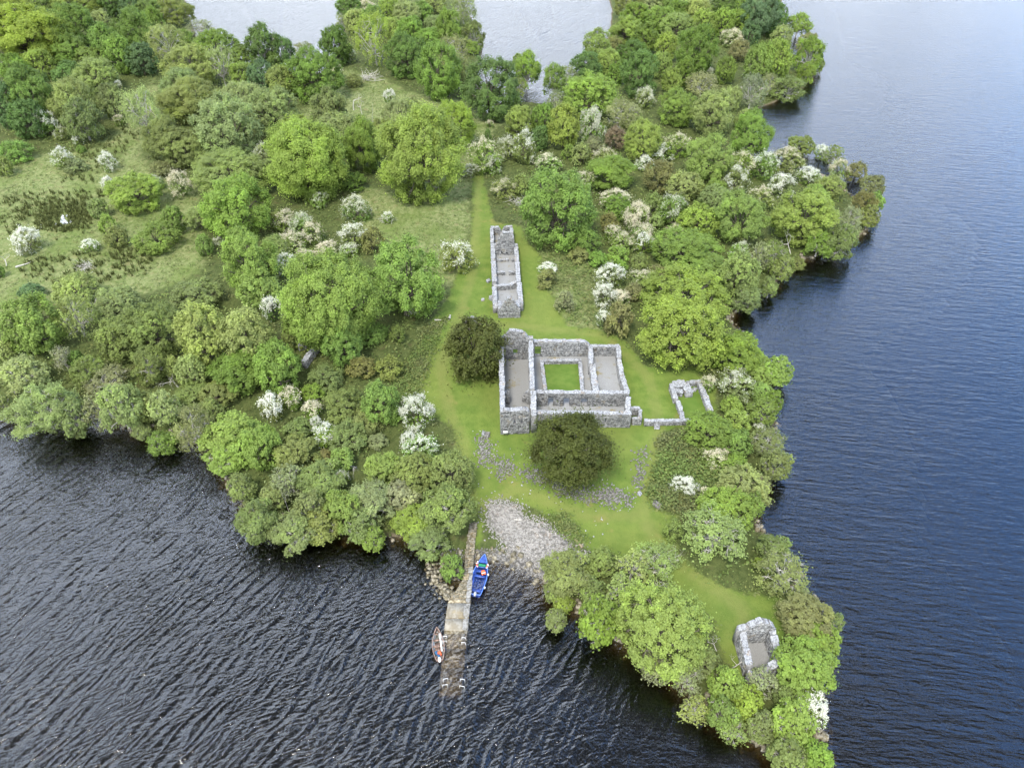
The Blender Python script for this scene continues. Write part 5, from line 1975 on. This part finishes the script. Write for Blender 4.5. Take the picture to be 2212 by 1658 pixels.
1482 1048 62 44 haw w3|white hawthorn alone on the bramble bank
1522 1065 30 30 haw c2|cream bush leaning against the white bank hawthorn
1545 1151 142 88 willow p|wide grey green twiggy tree beside the lower lawn
1455 1143 44 68 shrub o|dark brown bush on the lawn bend
1670 1182 70 48 alder o|olive bush at the shore end
1690 1240 112 66 willow o|spreading olive tree at the lower bay
1642 1214 28 26 shrub y|vivid yellow green small bush by the dark hollow
1662 1222 30 34 haw c2|cream pink bush next to the vivid small bush
1735 1279 34 28 cone k|pale dead looking bush at the lower bay shore
1740 1331 112 80 ash n|orange brown bush tree above the oratory ruin
1800 1346 42 76 alder o|olive tree on the lake side of the orange bush tree
1768 1386 92 68 ash b|bright green tree under the orange bush tree
1735 1441 128 108 ash l|bright spreading tree beside the oratory ruin
1648 1472 68 64 willow k|grey olive bush in front of the oratory ruin
1570 1481 82 82 pale l|green tree before the oratory's corner
1612 1516 80 72 ash y|vivid yellow green crown before the oratory
1560 1541 68 72 alder g|green tree at the point's inner water
1695 1501 52 52 dark o|dark gap tree under the bright spreading one
1758 1529 78 50 haw w3|white hawthorn leaning over the lake at the tip
1712 1561 92 70 alder l|light tree beside the leaning white hawthorn
1645 1571 68 62 alder o|dull olive tree in the tip's middle
1585 1581 58 38 willow p|pale spray bough over the black water at the tip
1766 1632 72 68 ash b|bright tree at the very tip of the point
1702 1636 82 58 alder o|olive tree with bare white limbs at the tip
1500 1531 64 52 willow p|pale sparse tree over the black water
1482 1466 74 68 willow k|cream olive sparse tree with bare boughs
1432 1351 202 162 pale l|big lime green spreading tree above the black water
1416 1441 70 54 willow k|thin olive tree with white twigs below the big lime tree
1520 1432 74 68 dark o|dark bush between the lime tree and the oratory
1294 1347 88 98 alder g|green tree next to the big lime tree
1224 1231 108 72 alder o|olive tree at the gravel beach end
1300 1214 68 62 pale o|brownish green bush behind the olive beach tree
1246 1262 46 38 haw c2|yellow cream blossom bush over the cove
1202 1279 52 38 alder o|green bush dipping into the cove
1217 1301 46 34 alder l|light bough above the cove water
1280 1277 60 46 alder o|dark olive crown over the cove
1420 1210 98 78 willow p|pale green tree with a bare grey crown on the lawn
1366 1226 72 72 willow p|pale tree with bent grey trunks beside the lawn
1344 1277 88 58 willow p|silvery tree of bare twigs behind the big lime tree
1200 1341 46 46 alder o|lone leafy bough hanging over the cove mouth
"""
GROUPS = [(lambda u, v: u < 340 and v < 310, "trees of the corner wood"), (lambda u, v: 690 < u < 1060 and v < 180, "trees of the middle headland"),
          (lambda u, v: u > 1200 and v < 300, "trees of the far wood"), (lambda u, v: u > 1640 and v < 460, "trees of the blunt point"),
          (lambda u, v: u < 560 and v > 620, "trees of the near shore wood"), (lambda u, v: u < 1010 and v > 930, "trees of the peninsula beside the jetty"),
          (lambda u, v: u > 1160 and v > 1180, "trees of the oratory point"), (lambda u, v: u > 1420 and v > 780, "trees along the lower lake shore"),
          (lambda u, v: u < 460, "trees and bushes of the meadow"), (lambda u, v: u < 1020, "trees of the central grove"),
          (lambda u, v: True, "trees beyond the ruins")]
NAMES = {'ash': ('broadleaf_tree', 'tree'), 'dark': ('dense_tree', 'tree'), 'oak': ('layered_tree', 'tree'), 'pale': ('feathery_tree', 'tree'),
         'alder': ('shore_tree', 'tree'), 'willow': ('sparse_tree', 'tree'), 'yew': ('yew_tree', 'yew tree'), 'haw': ('hawthorn', 'hawthorn'),
         'shrub': ('shrub', 'bush'), 'cone': ('conical_bush', 'bush')}

rows_ = []
for line in TREES.strip().splitlines():
    if line.startswith('#') or '|' not in line:
        continue
    a, lab = line.split('|')
    q = a.split()
    rows_.append((float(q[0]), float(q[1]), float(q[2]), float(q[3]), q[4], q[5], lab.strip()))
T = np.array([r[:4] for r in rows_])
nT = len(T)
# fit every crown: find centre height, radius and half height from its outline
s_dep = PITCH + np.arctan((T[:, 1] - CV) / FPX)
hc = np.full(nT, 5.0)
base = np.full(nT, 1.5)
for _ in range(7):
    x, y = at(T[:, 0], T[:, 1], base + hc)
    base = gz(x, y)
    base = np.maximum(base, 0.0)
    zc = (y * math.cos(PITCH) - (base + hc - CAM_H) * math.sin(PITCH))
    sc = FPX / zc
    Rr = T[:, 2] / 2 / sc
    dep = np.arctan2(CAM_H - base - hc, np.hypot(x, y))
    hh2 = (T[:, 3] / 2 / sc) ** 2 - (Rr * np.sin(dep)) ** 2
    Vv = np.sqrt(np.maximum(hh2, (0.42 * Rr) ** 2)) / np.cos(dep)
    Vv = np.clip(Vv, 0.50 * Rr, 1.25 * Rr)
    hc = hc * .3 + .7 * 1.06 * Vv
trng = np.random.default_rng(21)
random.seed(4)
for i, (u, v, w, h, form, code, lab) in enumerate(rows_):
    Ri, Vi = float(Rr[i]), float(Vv[i])
    size = 'XL' if Ri > 7.5 else 'L' if Ri > 4.6 else 'M' if Ri > 2.5 else 'S'
    fl = 0.0
    if form == 'haw':
        fl = COVER[code[1]]
        size = 'M' if Ri > 1.9 else 'S'
    if form in ('shrub', 'cone') and size in ('XL', 'L'):
        size = 'M'
    nseed = {'XL': 2, 'L': 2, 'M': 2, 'S': 1}[size]
    me, mf, mt, rr, zb, zt = proto(form, size, int(trng.integers(nseed)), fl)
    nm, cat = NAMES[form]
    grp = [g for f_, g in GROUPS if f_(u, v)][0]
    if form == 'haw':
        grp = "hawthorns in blossom"
    root = thing(nm, lab, cat, (float(x[i]), float(y[i]), float(base[i]) - .05), grp)
    root.rotation_euler = (0, 0, trng.uniform(0, 6.283))
    sr_ = Ri / rr
    sz_ = Vi / ((zt - zb) / 2) if form not in ('shrub', 'haw', 'cone') else Vi / ((zt - zb) / 2)
    root.scale = (sr_ * trng.uniform(.95, 1.05), sr_ * trng.uniform(.95, 1.05), sz_)
    cr = link("crown", me, root)
    if form == 'haw':
        lc = trng.choice(np.array([LEAFC['o'], LEAFC['g'], LEAFC['b']]))
        fc = np.array(FLOWC[code[0]]) * trng.uniform(.9, 1.08)
        bl = link("blossom", mf, root)
        bl['flower_colour'] = [float(k) for k in fc]
    else:
        lc = np.array(LEAFC[code])
    lc = np.array(lc) * trng.uniform(.92, 1.16) * np.array([trng.uniform(.97, 1.11), 1, trng.uniform(.70, .98)])
    cr['leaf_colour'] = [float(k) for k in lc]
    link("trunk", mt, root)

# leafless trees and dead boughs
BARE = [mesh_np("branches", *gen_bare(100 + k, 4 if k < 3 else 3), M_GREY, True) for k in range(5)]
for (u, v, w_, hgt, k, tilt, lab) in (
        (764, 238, 4.2, 5.2, 0, 0, "leafless grey tree, wider of the pair behind the grove"),
        (783, 248, 2.6, 5.0, 3, 0, "leafless slender grey tree beside the wider one"),
        (806, 272, 1.0, 5.6, 4, 0, "bare broken dead trunk standing behind the largest tree"),
        (14, 575, 4.0, 2.6, 1, .5, "white dead tree at the meadow's edge by the picture's border"),
        (385, 835, 4.0, 2.6, 2, .3, "white dead branching top among the shore wood crowns"),
        (1548, 1405, 1.9, 2.4, 3, .2, "small white dead tree beside the oratory ruin"),
        (1578, 1445, 2.4, 2.4, 4, .4, "white dead branches against the oratory's wall"),
        (1455, 1500, 3.0, 2.0, 1, 1.0, "white dead bough reaching over the black water"),
        (1506, 1512, 2.8, 2.0, 2, .8, "tangle of white dead twigs over the black water"),
        (1708, 548, 3.0, 5.0, 3, .25, "grey bare stems leaning at the lake shore"),
        (1432, 1238, 3.4, 4.6, 0, .1, "bare grey crown of twigs above the pale lawn tree"),
        (1372, 1255, 2.6, 4.4, 4, .1, "pair of bent grey trunks rising beside the lawn"),
        (1338, 1290, 3.2, 3.4, 2, .2, "silvery bare crown behind the big lime tree"),
        (625, 1105, 1.3, 4.6, 3, 0, "tall bare grey trunk over the black water"),
        (905, 1150, 2.4, 4.4, 4, .1, "forked white trunk in the yellow olive tree"),
        (1690, 1612, 3.6, 3.0, 1, .7, "bare white limbs spreading at the tip of the point"),
        (770, 1010, 3.0, 1.6, 2, 1.1, "fallen grey boughs in the peninsula wood"),
        (200, 680, 2.6, 4.6, 4, .3, "bare forked limb beside the bright sycamore"),
        (1865, 455, 2.6, 3.6, 1, .4, "white bare limbs on the point's shore tree"),
        (520, 1010, 2.2, 4.0, 4, .3, "white limb in the trees at the shore's bend")):
    g = gxyz(u, v)
    t = thing("dead_tree", lab, "dead tree", g, "leafless trees")
    t.rotation_euler = (tilt * math.cos(k * 2.1), tilt * math.sin(k * 2.1), k * 1.3)
    t.scale = (w_ * .68, w_ * .68, hgt * .76)
    link("branches", BARE[k], t)
for (u, v, s, lab) in ((795, 172, 4.6, "big heap of grey fallen dead wood in the clearing"), (965, 203, 2.6, "brush of grey dead twigs at the headland tree's foot"),
                       (835, 476, 2.2, "low grey dead brush on the centre grass"), (1427, 1274, 1.8, "brown dead brush beside the lower lawn"),
                       (1120, 440, 2.6, "dead bramble tangle beyond the long ruin's far end"), (188, 580, 2.4, "grey brown dead brush among the rushes")):
    t = thing("dead_wood", lab, "dead wood", gxyz(u, v) + Vector((0, 0, .1)), "heaps of dead wood")
    t.rotation_euler = (0, 0, s)
    sg = []
    for k in range(70):
        p0 = np.array([trng.normal(0, .38), trng.normal(0, .26), trng.uniform(0, .22)])
        d_ = unit(np.array([trng.normal(0, 1), trng.normal(0, 1), trng.normal(.15, .3)]))
        ln = trng.uniform(.25, .8)
        sg.append((p0, p0 + d_ * ln * .5 + trng.normal(0, .04, 3), .014, .010))
        sg.append((p0 + d_ * ln * .5, p0 + d_ * ln, .010, .004))
    V_, F_ = tubes(sg, 4)
    link("twigs", mesh_np("twigs", V_ * s, F_, M_GREY, True), t, kind='stuff')

# ------------------------------------------------------------------ ground cover (stuff)
grng = np.random.default_rng(33)


def growth(name, pos, n_leaf, spread, height, size, matl, label, category, upright=False):
    n = len(pos)
    zq = gz(pos[:, 0], pos[:, 1])
    k = n_leaf
    P_ = np.repeat(np.stack([pos[:, 0], pos[:, 1], zq], 1), k, 0)
    sc_ = np.repeat(grng.uniform(.55, 1.3, n), k)
    o = grng.normal(0, 1, (n * k, 3)) * np.array([spread, spread, 0])
    hh_ = np.abs(grng.normal(0, .6, n * k)) * height * np.exp(-(o[:, 0] ** 2 + o[:, 1] ** 2) / (2 * (spread * 1.2) ** 2))
    P_ = P_ + o * sc_[:, None]
    P_[:, 2] += hh_ * sc_ + .05
    if upright:
        nr = unit(np.stack([grng.normal(0, 1, n * k), grng.normal(0, 1, n * k), grng.normal(0, .2, n * k)], 1))
    else:
        nr = unit(np.stack([grng.normal(0, .55, n * k), grng.normal(0, .55, n * k), np.ones(n * k)], 1) + o * .4)
    rn = np.clip(np.repeat(grng.random(n), k) * .5 + grng.random(n * k) * .5, 0, 1)
    V_ = cards(P_, nr, size, grng, 1.4)
    me = mesh_np(name, V_, np.arange(n * k * 4).reshape(-1, 4), matl, False, {'rnd': ('FACE', rn)})
    return link(name, me, kind='stuff', label=label, category=category)


# candidates over the land
cand = np.stack([grng.uniform(-200, 210, 150000), grng.uniform(34, 300, 150000)], 1)
sdc = sdist(cand[:, 0], cand[:, 1], CPOLY)
lwc = sdist(cand[:, 0], cand[:, 1], LAWN)
bec = sdist(cand[:, 0], cand[:, 1], BEACH)
opc = np.maximum.reduce([sdist(cand[:, 0], cand[:, 1], q_) for q_ in (MEADOW, CENTRE, SLOPE)])
# keep clear of the ruins' floors
clear = np.ones(len(cand), bool)
for o in (ab, lb, en, orr, sr):
    for ch in o.children:
        if ch.name.startswith('gravel_floor') or ch.name.startswith('enclosure_turf'):
            pl = np.array(ch['outline']).reshape(-1, 2)
            clear &= sdist(cand[:, 0], cand[:, 1], pl) < -1.2
for seg in (rows,):
    for (l, r, zq) in seg:
        clear &= ~((np.abs(cand[:, 0] - (l[0] + r[0]) / 2) < 3.0) & (np.abs(cand[:, 1] - l[1]) < 4))
wild = (sdc > .8) & (lwc + grng.normal(0, .5, len(lwc)) < -.8) & (bec < -1.0) & clear
scr = wild & (opc < -1)
growth("undergrowth", cand[scr][:9000], 9, .55, 1.0, .36, M_GROWTH, "brambles, ferns and nettles covering the ground between the trees", "undergrowth")
mead = wild & (opc > 0)
growth("meadow_tussocks", cand[mead][:5000], 6, .35, .35, .24, M_GROWTH, "tussocks of rough grass on the open meadow", "tussocks")
q = np.concatenate([scatter_poly(p_, n_) for p_, n_ in (
    ([(60, 560), (190, 545), (310, 560), (330, 590), (220, 612), (120, 612), (40, 590)], 190),
    ([(80, 445), (130, 435), (200, 445), (195, 495), (140, 505), (80, 495)], 300),
    ([(0, 470), (60, 440), (80, 470), (20, 510)], 70), ([(150, 330), (290, 260), (300, 300), (200, 400), (130, 400)], 140),
    ([(0, 420), (240, 410), (230, 440), (0, 450)], 120), ([(240, 520), (330, 545), (330, 570), (240, 560)], 80))])
q = np.concatenate([q, scatter_poly([(82, 448), (130, 438), (196, 448), (192, 490), (140, 502), (84, 492)], 130, 0, 1.6)])
q = q[sdist(q[:, 0], q[:, 1], MAINPOOL) < -.35]
nb_ = 9
zq = gz(q[:, 0], q[:, 1])
bs = np.repeat(np.stack([q[:, 0], q[:, 1], zq], 1), nb_, 0)
sc_ = np.repeat(grng.uniform(.6, 1.25, len(q)), nb_)[:, None]
b0 = bs + np.concatenate([grng.normal(0, .12, (len(bs), 2)), np.zeros((len(bs), 1))], 1) * sc_
tip = b0 + np.concatenate([grng.normal(0, .22, (len(bs), 2)), grng.uniform(.5, 1.0, (len(bs), 1))], 1) * sc_
wv_ = unit(np.concatenate([grng.normal(0, 1, (len(bs), 2)), np.zeros((len(bs), 1))], 1)) * .075 * sc_
V_ = np.stack([b0 - wv_, b0 + wv_, tip + wv_ * .3, tip - wv_ * .3], 1).reshape(-1, 3)
me = mesh_np("rushes", V_, np.arange(len(V_)).reshape(-1, 4), M_RUSH)
link("rushes", me, kind='stuff', label="dark clumps of rushes on the wet meadow and round the pond", category="rushes")
edge_ = (sdc > 3) & (np.abs(lwc + .4) < grng.uniform(.2, 1.4, len(lwc))) & (bec < -1.0) & clear
growth("lawn_edge_tufts", cand[edge_][:2600], 6, .30, .30, .20, M_GROWTH, "uncut tufts of grass and weeds along the margin of the mown lawn", "tufts")
BR = [(1424, 950), (1500, 930), (1560, 1000), (1555, 1085), (1480, 1110), (1418, 1090), (1404, 1060), (1424, 1000)]
growth("bramble_bank", scatter_poly(BR, 900), 14, .5, 1.1, .30, M_GROWTH, "brown green bramble bank between the lawn and the lower shore bushes", "brambles")
growth("rough_slope_growth", scatter_poly([(1150, 505), (1190, 510), (1290, 590), (1305, 700), (1230, 700), (1212, 655), (1185, 600)], 420), 9, .45, .5, .28, M_GROWTH,
       "rough weeds on the grassy slope beside the long ruin", "weeds")
growth("beach_weeds", scatter_poly([(1190, 1118), (1215, 1112), (1262, 1160), (1250, 1180), (1225, 1160)], 160), 10, .35, .5, .22, M_GROWTH,
       "green nettles and docks along the upper edge of the beach", "weeds")
growth("abbey_bank_nettles", scatter_poly([(925, 700), (960, 690), (925, 790), (905, 880), (860, 860), (880, 780)], 500), 9, .4, .5, .26, M_GROWTH,
       "nettles spreading from the twin ash on to the lawn", "nettles")

# give the jetty and the breakwater an origin of their own
for t, u, v in ((jt, 1008, 1252), (bwk, 948, 1270)):
    p0 = Vector((*map(float, at(u, v, 0)), 0))
    t.location = p0
    for ch in t.children:
        ch.location = ch.location - p0
